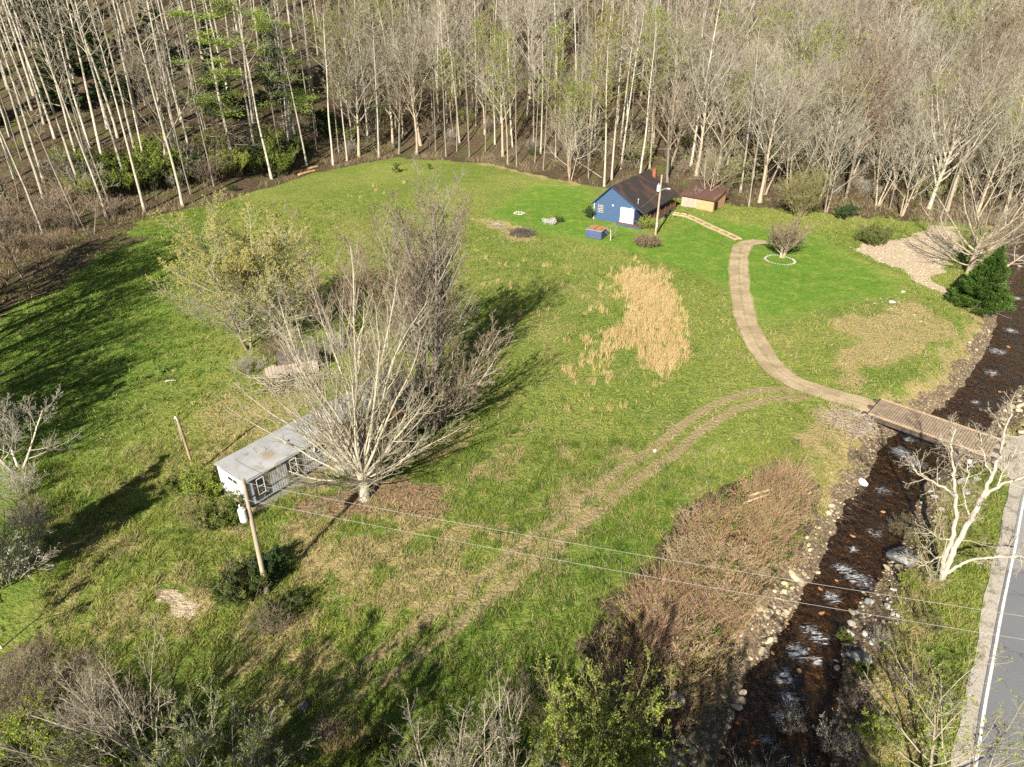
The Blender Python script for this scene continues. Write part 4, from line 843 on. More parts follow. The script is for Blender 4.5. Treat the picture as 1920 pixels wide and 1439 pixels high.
# big vase tree by the mobile home
S = [((0,0,-.3),(.0,.05,1),2.9,.44)]
T = gen_tree(901, [L(segs=5, wig=.03, up=.1, sides=12, taper=.85),
    L(n=46, start=.52, len=8.6, ang=8, ang0=80, segs=10, wig=.07, up=.55, lt=-.62, sides=7, rr=.42, rl=.0092, taper=.12),
    L(n=15, start=.16, ratio=.27, ang=30, segs=5, wig=.08, up=.45, lt=.4, sides=4, rl=.013),
    L(n=6, start=.2, ratio=.42, ang=34, segs=3, wig=.12, up=.25, rl=.012), L(n=4, start=.2, ratio=.5, ang=32, segs=2, wig=.1, up=.15, rl=.012)], S, rmin=.010, trunk_levels=2)
pr = gp_('vase', T, bk_white, tw_hero); place(pr, 'bare_tree', P(685, 935), 'large pale bare tree fanning out from a short trunk in front of the mobile home', 'tree', rotz=.6)
# tall grey multi-stem behind it
T = gen_tree(902, [L(segs=9, wig=.03, up=.35, sides=7, taper=.25), L(n=24, start=.22, ratio=.34, ang=38, segs=5, wig=.08, up=.6, lt=.35, sides=4, rl=.015), L(n=9, start=.15, ratio=.42, ang=34, segs=3, wig=.1, up=.25, rl=.014), L(n=6, start=.2, ratio=.5, ang=32, segs=2, rl=.013)],
    [((.5*math.cos(a), .5*math.sin(a), -.3), (.14*math.cos(a), .14*math.sin(a), 1), l_, .17) for a, l_ in ((0,17),(1.1,18.5),(2.2,16),(3.3,17.5),(4.3,15),(5.3,18),(.5,14))], rmin=.014); addbuds(T, 36000, .05, 4)
pr = gp_('clump', T, bk_grey, tw_grey, lf_brown); place(pr, 'bare_tree', P(808, 745), 'tall clump of narrow grey stems behind the fanning tree at the mobile home', 'tree', rotz=.2)
# low fanning part right of it
T = gen_tree(903, [L(segs=8, wig=.05, up=.45, sides=6, taper=.2), L(n=12, start=.2, ratio=.36, ang=36, segs=4, wig=.1, up=.3, sides=4, rl=.014), L(n=7, start=.15, ratio=.45, ang=34, segs=3, rl=.013), L(n=5, start=.2, ratio=.5, ang=32, segs=2, rl=.012)],
    [((.4*math.cos(a), .4*math.sin(a), -.2), (.9*math.cos(a), .9*math.sin(a), 1.0), 9.5+2*math.sin(a*3), .11) for a in np.linspace(0, 6.28, 19)[:-1]], rmin=.014); addbuds(T, 20000, .045, 4)
pr = gp_('fan', T, bk_tan, tw_pale, lf_brown); place(pr, 'bare_tree', P(806, 800), 'low wide bare tree spreading its many stems over the shade right of the mobile home', 'tree', rotz=1.4)
T = gen_tree(913, [L(segs=8, wig=.05, up=.5, sides=6, taper=.2), L(n=12, start=.25, ratio=.36, ang=36, segs=4, wig=.1, up=.3, sides=4, rl=.014), L(n=8, start=.15, ratio=.45, ang=34, segs=3, rl=.013), L(n=6, start=.2, ratio=.5, ang=32, segs=2, rl=.012)],
    [((.4*math.cos(a), .4*math.sin(a), -.2), (.5*math.cos(a), .5*math.sin(a), 1.0), 11+2*math.sin(a*3), .12) for a in np.linspace(0, 6.28, 11)[:-1]], rmin=.013); addbuds(T, 20000, .05, 4)
pr = gp_('fan2', T, bk_grey, tw_brown, lf_brown); place(pr, 'bare_tree', P(770, 655), 'brown twiggy tree behind the far end of the mobile home', 'tree', rotz=2.0)
pr2 = gp_('fan3', gen_tree(914, [L(segs=8, wig=.05, up=.5, sides=6, taper=.2), L(n=12, start=.25, ratio=.38, ang=38, segs=4, wig=.1, up=.3, sides=4, rl=.014), L(n=8, start=.15, ratio=.45, ang=34, segs=3, rl=.013), L(n=6, start=.2, ratio=.5, ang=32, segs=2, rl=.012)],
    [((.4*math.cos(a), .4*math.sin(a), -.2), (.45*math.cos(a), .45*math.sin(a), 1.0), 11.5+2*math.sin(a*3), .13) for a in np.linspace(0, 6.28, 8)[:-1]], rmin=.011), bk_grey, tw_red)
place(pr2, 'bare_tree', P(640, 650), 'reddish grey twiggy tree behind the big fanning tree and left of the grey clump', 'tree', rotz=0)
# yellow budding trees
for (u, v, s, rz, lab, sd, fl) in ((466, 655, .90, .3, 'yellow budding round crowned tree furthest left in the meadow clump', 904, lf_yel), (522, 643, .84, 2.2, 'yellow budding grey trunked tree beside the reddish twiggy tree', 905, lf_yel)):
    T = broad(sd, 17.2, .21, stems=3, spread=.30, n1=20, n2=11, n3=7, n4=3, st=.14, ang=48, ratio=.44, up=.45, rmin=.011, buds=120000, bs=.052, trunk=.75)
    V_, q_ = T['buds']; c_ = V_.reshape(-1, 4, 3).mean(1); keep = g.random(len(c_)) < sstep(5, 13, c_[:, 2])*.88+.10; V_ = V_.reshape(-1, 4, 3)[keep].reshape(-1, 3); T['buds'] = (V_, np.arange(len(V_)).reshape(-1, 4))
    place(gp_('yel', T, bk_tan, tw_grey, fl), 'budding_tree', P(u, v), lab, 'tree', rotz=rz, scale=s)
# tree with stone ring
T = gen_tree(906, [L(segs=4, wig=.05, up=.1, sides=9, taper=.7), L(n=13, start=.35, len=4.6, ang=44, ang0=60, segs=7, wig=.06, up=.75, lt=.2, sides=6, rr=.6, rl=.02, taper=.2), L(n=12, start=.2, ratio=.38, ang=34, segs=4, wig=.08, up=.4, sides=4, rl=.014), L(n=8, start=.15, ratio=.5, ang=32, segs=3, rl=.012), L(n=4, start=.2, ratio=.5, ang=30, segs=2, rl=.01)],
    [((-.12,0,-.2),(-.18,0,1),2.2,.22),((.15,0,-.2),(.3,-.05,1),2.2,.24)], rmin=.012, buds=3000, bud_size=.06, trunk_levels=2)
place(gp_('ring', T, bk_tan, tw_brown, lf_brown), 'bare_tree', P(1466, 483), 'bare round tree with forked trunk inside the ring of pale stones', 'tree', rotz=0)
# willow-ish olive shrub tree behind
T = shrub(31, 7.5, 46, 1.0, .42, n1=9, n2=6, n3=3, leaf=9000, ls=.07, r=.05, rmin=.014)
place(gp_('olv', T, None, tw_olive, lf_olive), 'olive_shrub', P(1500, 405), 'tall olive brown feathery shrub behind the stone ringed tree', 'shrub')
# small pale tree at bin
T = broad(907, 3.8, .11, n1=9, n2=6, n3=4, n4=2, st=.3, ang=52, ratio=.5, rmin=.012, trunk=.55)
place(gp_('smp', T, bk_white, tw_pale), 'bare_tree', P(1145, 451), 'small pale bare tree beside the navy bin', 'tree')
# tree by shed front (small grey)
place(gp_('smp2', broad(908, 4.5, .07, n1=10, n2=6, n3=4, n4=2, st=.3, ang=36, ratio=.45, rmin=.014, trunk=.6), bk_grey, tw_pale), 'bare_tree', P(1300, 388), 'slender pale sapling in front of the shed doors', 'tree')
# creek side tree near evergreen: pale big forked
T = gen_tree(909, [L(segs=6, wig=.04, up=.2, sides=9, taper=.6), L(n=12, start=.25, len=10.5, ang=36, ang0=88, segs=9, wig=.09, up=.75, lt=-.1, sides=6, rr=.55, rl=.019, taper=.2), L(n=12, start=.15, ratio=.32, ang=46, segs=5, wig=.1, up=.25, sides=4, rl=.015), L(n=8, start=.15, ratio=.45, ang=38, segs=3, rl=.013), L(n=4, start=.2, ratio=.5, ang=34, segs=2, rl=.012)],
    [((0,0,-.3),(-.02,0,1),6.5,.40),((.7,.2,-.3),(.22,.1,1),6.5,.30)], rmin=.014, trunk_levels=2)
place(gp_('syc', T, bk_tan, tw_pale), 'bare_tree', P(1815, 512), 'large pale forked tree with long drooping limbs behind the cone shaped evergreen', 'tree', rotz=.4, scale=.86)
place(gp_('lean', broad(910, 9, .16, n1=8, n2=7, n3=5, n4=2, st=.45, ratio=.4, rmin=.014), bk_tan, tw_grey), 'bare_tree', P(1868, 512), 'thin tree leaning over the creek right of the cone shaped evergreen', 'tree', lean=(0, .75), rotz=0)
place(conif, 'evergreen_tree', P(1830, 580), 'dense dark green cone shaped evergreen on the creek bank', 'evergreen tree', scale=1.12, lean=(0, .06), rotz=0)
# sycamore by the road (hand laid limbs)
bs = P(1768, 1085)
def tree_px(z, u, v):   # point above ground depth plane of the tree: keep the tree's own depth
    return None
syc_pts = [ # polylines in local metres (x right, y away, z up), radius
 ([(0,0,-.3),(-.05,.1,1.5),(.25,.35,3.0),(.62,.6,4.6),(1.0,.9,6.0)], .30, .21),
 ([(.0,0,-.2),(-.28,.15,1.4),(-.35,.2,3.0),(-.4,.5,4.6),(-.75,.8,6.2),(-1.0,1.2,7.4)], .24, .14),
 ([(1.0,.9,6.0),(1.35,1.3,7.5),(1.55,1.6,9.0),(1.45,1.9,10.6),(1.6,2.0,11.6)], .20, .05),
 ([(1.0,.9,6.0),(1.9,1.2,6.7),(3.0,1.3,7.2),(4.2,1.6,7.3),(5.4,1.9,7.2)], .16, .05),
 ([(-.75,.8,6.2),(-1.7,.8,6.9),(-2.6,.9,7.4),(-3.5,1.0,7.9),(-4.1,1.2,8.7)], .12, .04),
 ([(-1.0,1.2,7.4),(-1.2,1.6,8.4),(-1.35,2.0,9.3),(-1.2,2.3,10.2)], .13, .04),
 ([(.0,.05,.4),(.7,-.2,1.5),(1.3,-.5,2.3),(2.3,-.7,2.6),(3.6,-1.0,2.9),(4.8,-1.1,2.9)], .17, .06),
 ([(-.3,.15,1.9),(-1.2,.1,1.5),(-1.9,0,1.0)], .07, .03),
 ([(-.35,.2,3.2),(-1.1,.1,3.4),(-2.0,.2,3.9)], .07, .03),
 ([(.62,.6,4.6),(.1,1.3,6.0),(.2,1.7,7.3),(-.1,2.1,8.3)], .09, .03),
 ([(1.35,1.3,7.5),(.7,1.9,8.9),(.35,2.2,10.0)], .08, .03),
 ([(1.9,1.2,6.7),(2.4,1.7,8.0),(2.9,2.1,9.2)], .07, .03)]
tm = MB(); St = []
for pts, r0, r1 in syc_pts:
    sm = smooth(pts, 5); n = len(sm); gj = np.random.default_rng(int(r0*1e4)); sm = [p+gj.normal(0, .035, 3)*(0 if i == 0 else 1) for i, p in enumerate(sm)]
    tm.tube(sm, [.68*(r0+(r1-r0)*(i/(n-1))) for i in range(n)], 10)
    big = r0 > .19 and r1 > .1
    for k in range(3 if big else 9):
        t = (.5 if big else .25)+(.5 if big else .75)*(k+gj.random())/(3 if big else 9); i = min(int(t*(n-1)), n-2); d_ = sm[i+1]-sm[i]; d_ = d_/np.linalg.norm(d_); q = gj.normal(0, 1, 3); q -= d_*(q@d_); q /= np.linalg.norm(q)
        St.append((sm[i], d_*.55+q*.8, 1.0+1.7*gj.random()*(1-.4*t), .028))
Tt = gen_tree(911, [L(segs=6, wig=.16, up=.35, sides=5, taper=.4, flare=0), L(n=8, start=.2, ratio=.5, ang=48, segs=3, wig=.15, up=.2, rl=.018), L(n=4, start=.3, ratio=.5, ang=42, segs=2, rl=.02)], St, rmin=.014, trunk_levels=0)
ro = root('bare_tree', bs, 'pale leafless tree with crooked branches between the creek and the road', 'tree')
tm.build('trunk', bk_pale, ro, smooth=True); link('crown', arrmesh('road_tree_crown', *Tt['crown'], tw_pale), ro)
# ================================================================== FOREST EDGE (placed one by one)
edge_trees = [ # u, v(base), proto, scale, label
 (28,335,pop[0],1.0,'slim pale tree nearest the left edge of the woods'),
 (40,300,popthin[0],1.0,'thin grey tree just behind the slim pale one at the far left edge'),
 (83,342,pop[1],1.0,'pale straight trunk rising from the brush at the left end of the field edge'),
 (103,260,pop[2],1.05,None),(145,297,pop[3],1.0,None),(160,292,popthin[1],1.0,None),(168,276,pop[0],.95,None),
 (202,241,pop[1],1.05,None),(221,258,pop[2],1.1,None),(252,277,pop[3],1.0,None),
 (314,345,brd[2],1.35,'pale tree standing foremost in the green brush with a broad open crown'),
 (357,291,pop[0],1.0,None),(331,266,pop[1],1.15,'stout dark grey trunk behind the foremost pale tree of the left slope'),(392,266,popthin[2],1.05,None),(386,262,popthin[0],1.0,None),
 (437,306,pinep,1.0,'white pine with tiered bare limbs and bright green needle clumps'),
 (552,280,pinep,.9,'darker white pine right of the first one with clumps near its top'),(545,287,pop[2],1.0,'pair of slim dark and pale trunks right of the white pine'),(538,270,popthin[1],1.0,None),(487,276,popthin[2],.95,None),
 (789,273,brd[1],1.22,'broad grey crowned tree leaning left at the back corner of the field'),
 (862,268,pop[3],.95,None),(878,266,popthin[0],1.0,None),(838,230,pop[0],1.0,None),(910,285,popthin[1],.9,None),(928,271,popbud[0],1.0,'white trunked budding tree in the middle of the back tree line'),
 (952,309,popbud[1],.95,'tan double stemmed tree nearest the lawn in the back tree line'),(969,313,popthin[2],1.0,None),
 (1069,340,multi[0],.72,'short vase shaped multi stemmed tree above the upturned root ball'),
 (1133,350,popbud[0],1.05,'tall white trunked tree standing directly left of the blue house'),
 (1105,303,popbud[2],1.0,None),(1165,263,pop[1],.95,None),(1180,258,popthin[0],1.0,None),(1218,316,popbud[1],1.05,'tall tan trunk rising behind the roof of the blue house'),(1206,300,popthin[1],.9,None),
 (1327,384,multi[1],.62,'short crooked mossy tree behind the shed'),(1404,388,popthin[2],.95,'slim pale leaning stem between the shed and the stone ringed tree'),(1388,361,pop[2],.85,None),(1424,380,brd[0],1.1,'grey crowned tree behind the stone ringed tree'),
 (1346,340,brd[2],1.05,None),(1548,398,multi[0],.85,'leaning grey tree with curved lower limbs right of the olive shrub'),(1590,352,brd[3],1.0,None),
 (1646,386,multi[1],.9,'clump of leaning pale stems at the edge of the sunny leaf covered clearing'),(1668,392,popthin[1],.8,None),(1690,405,multi[0],.8,None),(1712,372,brd[2],1.1,None),
 (1742,391,broad and None,1.0,'tallest pale tree of the right wood with a wide fan of limbs'),(1764,408,popthin[0],.8,None),(1776,395,brd[1],1.0,None)]
bigfan = gp_('bigfan', gen_tree(912, [L(segs=8, wig=.03, up=.1, sides=9, taper=.5), L(n=16, start=.32, len=13.5, ang=30, ang0=42, segs=8, wig=.07, up=.5, lt=.25, sides=6, rr=.6, rl=.016, taper=.2), L(n=10, start=.15, ratio=.34, ang=36, segs=5, wig=.09, up=.3, sides=4, rl=.014), L(n=8, start=.15, ratio=.45, ang=36, segs=3, rl=.013), L(n=4, start=.2, ratio=.5, ang=34, segs=2, rl=.012)],
    [((0,0,-.3),(.04,0,1),11.5,.36)], rmin=.018, trunk_levels=2), bk_white, tw_pale)
edge_pts = []
kindlab = {'l': ('bare pale trunked tree in the dense stand on the left hillside', 'bare trees on the left hillside'), 'm': ('bare tree in the wood at the back of the field', 'bare trees in the wood behind the field'), 'r': ('leafless grey crowned tree in the wood right of the shed', 'leafless trees in the right hand wood')}
hem = gp_('hemlock', conifer(6, 17, 3.4, 150, 60, .20), bk_grey, tw_brown, lf_dark)  # dark hemlocks added to deepen the shade behind the left trunks
def region(x, y): return 'l' if x/y < -.26 else ('m' if x/y < .27 else 'r')
def is_bud(pr): return pr in popbud or pr in brdbud
fcount = 0
def forest_tree(pr, loc, s, lab=None, **k):
    global fcount
    fcount += 1; r_ = region(loc[0], loc[1]); grp = None
    if lab is None: lab, grp = kindlab[r_]
    nm = 'pine_tree' if pr is pinep else ('budding_tree' if is_bud(pr) and grp is None else 'bare_tree')
    return place(pr, nm, loc, lab, 'tree', grp, scale=s, **k)
for (u, v, pr, s, lab) in edge_trees:
    p = P(u, v); pr = pr or bigfan; edge_pts.append(p[:2]); forest_tree(pr, p, s, lab, rotz=(0.0 if pr is bigfan else None), lean=((0, -.10) if u == 789 else (0, 0)))
for (u, v, pr, s, lab, ln) in ((1500, 0, None, 0, '', 0),): pass
# scattered woodland: nearest ones are individual trees, the rest one mass
g = np.random.default_rng(21); cand = []; pine_x, pine_y = P(437, 306)[:2]
for tries in range(60000):
    x = g.uniform(-270, 290); s_ = g.random()**1.25*130+2.5; y = yt(x)+s_
    if abs(x) > .78*math.hypot(y, 15)*1.08+6 or y < 60: continue
    cand.append((x, y, s_))
chosen = list(edge_pts); keep = []; cell = {}
def near(x, y, r):
    cx, cy = int(x//6), int(y//6)
    for i in range(cx-2, cx+3):
        for j in range(cy-2, cy+3):
            for q in cell.get((i, j), ()):
                if (q[0]-x)**2+(q[1]-y)**2 < r*r: return True
    return False
for p in edge_pts: cell.setdefault((int(p[0]//6), int(p[1]//6)), []).append(p)
for x, y, s_ in cand:
    r = region(x, y); dmin = {'l': 4.3, 'm': 4.1, 'r': 4.1}[r]*(1+s_/170)
    if near(x, y, dmin): continue
    if r != 'l' and s_ < 6 and g.random() < .3: continue
    if 8 < x < 42 and 100 < y < 136: continue
    if abs(x-pine_x*(y/pine_y)) < 4.5 and y < pine_y+14: continue
    if r == 'l' and s_ < 14 and g.random() < .5 or r != 'l' and s_ < 16 and g.random() < .35: continue
    # keep the sunny clearing at right open
    if 52 < x < 75 and y < 124: continue
    cell.setdefault((int(x//6), int(y//6)), []).append((x, y)); keep.append((x, y, s_, r))
keep.sort(key=lambda k: k[2])
NI = 300-fcount-14
def pickp(r, s_):
    q = g.random()
    if r == 'l': return (pop[g.integers(4)], .85+.3*g.random()) if q < .66 else ((popthin[g.integers(3)], .9+.3*g.random()) if q < (.93 if s_ < 30 else .80) else ((brd[g.integers(4)], 1.1) if s_ < 30 else (hem, .9+.4*g.random())))
    if r == 'm': return (popthin[g.integers(3)], .8+.3*g.random()) if q < .30 else ((popbud[g.integers(3)], .75+.25*g.random()) if q < .42 else ((brd[g.integers(4)], .85+.35*g.random()) if q < .74 else ((pop[g.integers(4)], .8+.2*g.random()) if q < .90 else (brdbud[g.integers(2)], 1.0))))
    return (brd[g.integers(4)], .8+.35*g.random()) if q < .46 else ((multi[g.integers(2)], .8+.3*g.random()) if q < .70 else ((brdred[0], .9+.3*g.random()) if q < .74 else ((brdbud[g.integers(2)], .8+.3*g.random()) if q < .90 else (popthin[g.integers(3)], .8+.2*g.random()))))
for (x, y, s_, r) in keep[:NI]:
    pr, sc = pickp(r, s_); forest_tree(pr, (x, y, hz(x, y)), sc, lean=(g.normal(0, .03), g.normal(0, .03)))
rest = keep[NI:]
print('forest', len(keep), 'individual', fcount, 'mass', len(rest))
# the rest : one point mesh whose points carry instances of the same trees
def instancer(name, pts, sc, rz, pick, protos, label, mat=None):
    me = bpy.data.meshes.new(name); me.from_pydata([tuple(map(float, p)) for p in pts], [], [])
    a = me.attributes.new('sc', 'FLOAT', 'POINT'); a.data.foreach_set('value', np.array(sc, dtype=np.float32))
    a = me.attributes.new('rz', 'FLOAT', 'POINT'); a.data.foreach_set('value', np.array(rz, dtype=np.float32))
    a = me.attributes.new('pick', 'INT', 'POINT'); a.data.foreach_set('value', np.array(pick, dtype=np.int32))
    ng = bpy.data.node_groups.new(name+'_nodes', 'GeometryNodeTree'); ng.interface.new_socket('Geometry', in_out='INPUT', socket_type='NodeSocketGeometry'); ng.interface.new_socket('Geometry', in_out='OUTPUT', socket_type='NodeSocketGeometry')
    ni = ng.nodes.new('NodeGroupInput'); no = ng.nodes.new('NodeGroupOutput'); outj = ng.nodes.new('GeometryNodeJoinGeometry')
    for k, (tm_, cm_) in enumerate(protos):
        for me_ in (tm_, cm_):
            if me_ is None: continue
            ob = next(o for o in bpy.data.objects if o.data == me_)
            oi = ng.nodes.new('GeometryNodeObjectInfo'); oi.transform_space = 'ORIGINAL'; oi.inputs['Object'].default_value = ob
            if 'As Instance' in oi.inputs: oi.inputs['As Instance'].default_value = True
            ip = ng.nodes.new('GeometryNodeInstanceOnPoints'); ng.links.new(ni.outputs[0], ip.inputs['Points']); ng.links.new(oi.outputs['Geometry'], ip.inputs['Instance'])
            pa = ng.nodes.new('GeometryNodeInputNamedAttribute'); pa.data_type = 'INT'; pa.inputs[0].default_value = 'pick'
            cp = ng.nodes.new('FunctionNodeCompare'); cp.data_type = 'INT'; cp.operation = 'EQUAL'
            ints = [s for s in cp.inputs if s.type == 'INT']; outa = [s for s in pa.outputs if s.enabled and s.type == 'INT'][0]
            ng.links.new(outa, ints[0]); ints[1].default_value = k; ng.links.new(cp.outputs[0], ip.inputs['Selection'])
            sa = ng.nodes.new('GeometryNodeInputNamedAttribute'); sa.data_type = 'FLOAT'; sa.inputs[0].default_value = 'sc'; ng.links.new([s for s in sa.outputs if s.enabled and s.type == 'VALUE'][0], ip.inputs['Scale'])
            ra = ng.nodes.new('GeometryNodeInputNamedAttribute'); ra.data_type = 'FLOAT'; ra.inputs[0].default_value = 'rz'; cx = ng.nodes.new('ShaderNodeCombineXYZ'); ng.links.new([s for s in ra.outputs if s.enabled and s.type == 'VALUE'][0], cx.inputs[2]); ng.links.new(cx.outputs[0], ip.inputs['Rotation'])
            ng.links.new(ip.outputs[0], outj.inputs[0])
    ng.links.new(outj.outputs[0], no.inputs[0])
    o = link(name, me); md_ = o.modifiers.new('scatter', 'NODES'); md_.node_group = ng; tag(o, label, None, kind='stuff'); return o
allp = pop+popthin+popbud+brd+brdbud+brdred+multi+[hem]
# make sure that every kind used by the mass stands somewhere as a tree
used = set(o.data for o in bpy.data.objects if o.data)
allp = [p for p in allp if p['trunk'] in used]
pts, sc, rz, pk = [], [], [], []
for (x, y, s_, r) in rest:
    pr, q = pickp(r, s_)
    if pr not in allp: continue
    pts.append((x, y, hz(x, y)-.1)); sc.append(q); rz.append(g.random()*6.28); pk.append(allp.index(pr))
instancer('distant_woods', pts, sc, rz, pk, [(p['trunk'], p['crown']) for p in allp], 'far bare woodland filling the hillside behind the nearer trees')
# ================================================================== OFF FRAME SHADOW CASTING TREES
thick = gp_('thick', broad(80, 17, .30, stems=2, spread=.25, n1=14, n2=10, n3=8, n4=3, st=.25, ang=34, ratio=.40, buds=9000, bs=.10, rmin=.022), bk_grey, tw_brown, lf_brown)
cast = [gp_('cast', broad(85+i, 21, .42, stems=2, spread=.16, n1=11, n2=8, n3=6, n4=3, st=.42, ang=30, ratio=.36, rmin=.03), bk_grey, tw_brown) for i in range(2)]
for (x, y, pr, s) in ((-56.5,60,cast[0],1.15),(-59,67,cast[1],1.2),(-53,52,cast[1],1.05),(-62,74,cast[0],1.1),(-60,55,cast[0],1.0),(-66,64,cast[1],1.2),(-49,45,cast[0],.9),(-57,49,cast[1],.95),(-67,78,thick,1.2),(-63,60,pop[0],.8),
    (-50.5,34,pop[3],.7),(-49,41,thick,1.1),(-54,38,thick,1.0),(-51,30,thick,.85),(-68,60,pop[1],.9),(-56,44,multi[0],.8)):
    place(pr, 'bare_tree', (x, y, hz(x, y)), 'bare tree outside the left edge of the view', 'tree', 'bare trees beyond the left edge', scale=s)
ev = gp_('evs', conifer(5, 9.5, 3.2, 200, 80, .13), bk_grey, tw_brown, lf_conif)
place(gp_('leafy', broad(95, 15.5, .22, n1=14, n2=9, n3=6, n4=2, st=.55, ang=40, ratio=.30, trunk=.7, buds=26000, bs=.13), bk_grey, tw_brown, lf_green), 'leafy_tree', (-34.8, 26.5, 0), 'dense leafy tree outside the lower left of the view', 'tree')
for (x, y, pr, s) in ((-14, 10, thick, .85),(-19, 8, thick, .8),(-9.5, 8.5, multi[0], .62),(-24, 10, multi[1], .6)):
    place(pr, 'bare_tree', (x, y, hz(x, y)), 'bare tree below the lower edge of the view', 'tree', 'bare trees below the lower edge', scale=s)
for (x, y, s) in ((2.5, 8.5, .95),(5.5, 10.5, .8),(9.5, 5.5, 1.0)):
    place(thick, 'bare_tree', (x, y, hz(x, y)), 'bare tree below the lower edge near the creek', 'tree', 'bare trees below the edge near the creek', scale=s)
# ================================================================== SHRUBS AND SMALL THINGS
def shrubat(pr, u, v, s, name, lab, group=None, **k): 
    p = P(u, v); return place(pr, name, p, lab, 'shrub', group, scale=s, **k)
T = shrub(41, 1.9, 60, .9, .75, n1=7, n2=5, n3=3, leaf=6000, ls=.05)
shrubat(gp_('rb', T, None, tw_brown, lf_brown), 1212, 462, 1.0, 'brown_shrub', 'rounded rusty brown shrub at the foot of the lamp pole')
shrubat(sh_olive[0], 1213, 430, .75, 'green_shrub', 'small yellow green shrub between the porch and the lamp pole')
shrubat(sh_dark[0], 1107, 408, .72, 'dark_shrub', 'dark evergreen bush at the left corner of the blue house')
shrubat(gp_('wf', shrub(43, 1.1, 30, .7, .8, leaf=3500, ls=.05), None, tw_grey, lf_white), 1031, 421, .9, 'flowering_shrub', 'low white flowering shrub on the lawn left of the navy bin')
shrubat(sh_green[0], 1047, 417, .45, 'green_shrub', 'low green shrub touching the white flowering one')
shrubat(gp_('bigolive', shrub(44, 2.6, 60, 1.3, .55, leaf=15000, ls=.06), None, tw_olive, leafm('sage_leaves', (.13,.16,.05), (.09,.12,.035))), 1640, 458, 1.05, 'green_shrub', 'soft green bush above the pale sand bar')
shrubat(sh_dark[0], 1584, 410, 1.0, 'dark_shrub', 'dark rhododendron bush in the shade under the leaning grey tree')
for (u, v, s) in ((572,285,.9),(615,255,1.5),(525,330,.7),(437,358,.5),(400,282,1.0),(470,300,.8),(610,230,1.3),(1000,292,.7),(1190,305,.9)):
    shrubat(sh_green[0] if s < 1.2 else sh_dark[0], u, v, s, 'green_shrub', 'green bush at the foot of the tree line', 'green bushes along the tree line')
g = np.random.default_rng(5)
for k in range(85):   # green and brown brush along the left woods edge
    u = g.uniform(120, 560); v = 385-(u-120)*.13+g.uniform(-58, -6)
    pr = [sh_olive[0], sh_brown[0], sh_green[1], sh_brown[1], sh_green[0]][g.integers(5)]
    shrubat(pr, u, v, g.uniform(1.0, 2.0), 'shrub', 'tangled brush at the foot of the left woods', 'brush along the foot of the left woods')
for k in range(60):   # brown understory
    u = g.uniform(600, 1900); v0 = np.interp(u, [600,740,900,1130,1240,1360,1560,1760,1900], [300,278,290,330,315,365,385,385,395]); v = v0-g.random()**1.3*70
    pr = [under[0], under[1], under[2], sh_brown[0], sh_brown[1]][g.integers(5)]
    p = P(u, v)
    if 8 < p[0] < 40 and p[1] < 133: continue
    place(pr, 'understory_shrub', p, 'thin twiggy shrub growing under the trees at the back', 'shrub', 'twiggy understory shrubs', scale=g.uniform(.6, 1.3))
for k in range(14):   # left edge of the frame shrubs
    u, v = [(15,470),(60,440),(-20,500),(90,470),(-30,560),(40,520),(130,430),(0,420),(170,440),(-60,600),(100,400),(30,380),(-20,450),(200,410)][k]
    shrubat([sh_brown[0], under[0]][k % 3 == 2], u, v, g.uniform(1.1, 2.0)*(.8 if k % 3 == 2 else 1), 'brown_shrub', 'brown leafless shrub in the thicket at the left edge', 'brown shrubs in the left thicket')
# left side trees in frame
T = broad(930, 7.5, .12, stems=4, spread=.5, n1=9, n2=9, n3=7, n4=3, st=.2, ang=44, ratio=.42, rmin=.010, trunk=.6)
tg = gp_('lg', T, bk_white, tw_grey)
place(tg, 'bare_tree', P(28, 880), 'grey twiggy tree with a white trunk at the left edge beside the shaded grass', 'tree', scale=1.25)
place(tg, 'bare_tree', P(-30, 850), 'grey twiggy tree cut by the left edge above the white trunked one', 'tree', scale=1.15)
T = shrub(47, 5.0, 40, 1.0, .55, n1=9, n2=7, n3=4, leaf=5000, ls=.035, r=.04, rmin=.009)
place(gp_('wb', T, None, tw_pale, lf_white), 'blossoming_tree', P(12, 1085), 'silvery tree with sparse white blossom at the left edge above the dark shade', 'tree')
shrubat(sh_brown[1], 40, 930, 1.0, 'brown_shrub', 'brown leafless shrub below the white trunked tree')
shrubat(sh_brown[0], 60, 985, .9, 'brown_shrub', 'low brown shrub above the silvery blossoming tree')
T = broad(931, 5.0, .06, n1=7, n2=5, n3=4, n4=2, st=.45, rmin=.01, buds=900, bs=.09)
place(gp_('lgs', T, bk_white, tw_pale, lf_bright), 'sapling', P(4, 1215), 'thin white stemmed sapling with a few green leaves at the left edge', 'tree')
# around poles
shrubat(sh_olive[0], 385, 930, .9, 'green_shrub', 'yellow green shrub between the short pole and the end of the mobile home')
shrubat(sh_green[1], 345, 925, .8, 'green_shrub', 'bright green shrub left of the short weathered pole')
shrubat(sh_green[1], 425, 985, .95, 'green_shrub', 'green shrub left of the transformer pole below the mobile home')
shrubat(sh_olive[1], 392, 985, .8, 'green_shrub', 'olive shrub beside the green one under the mobile home end')
shrubat(sh_green[0], 455, 1120, .95, 'green_shrub', 'green shrub left of the foot of the tall pole')
shrubat(sh_dark[0], 505, 1078, .7, 'dark_shrub', 'dark bush right behind the foot of the tall pole')
shrubat(sh_brown[0], 515, 1180, .75, 'brown_shrub', 'brown bramble bush below the foot of the tall pole')
shrubat(sh_green[0], 540, 1150, .6, 'green_shrub', 'low green bush right of the foot of the tall pole')
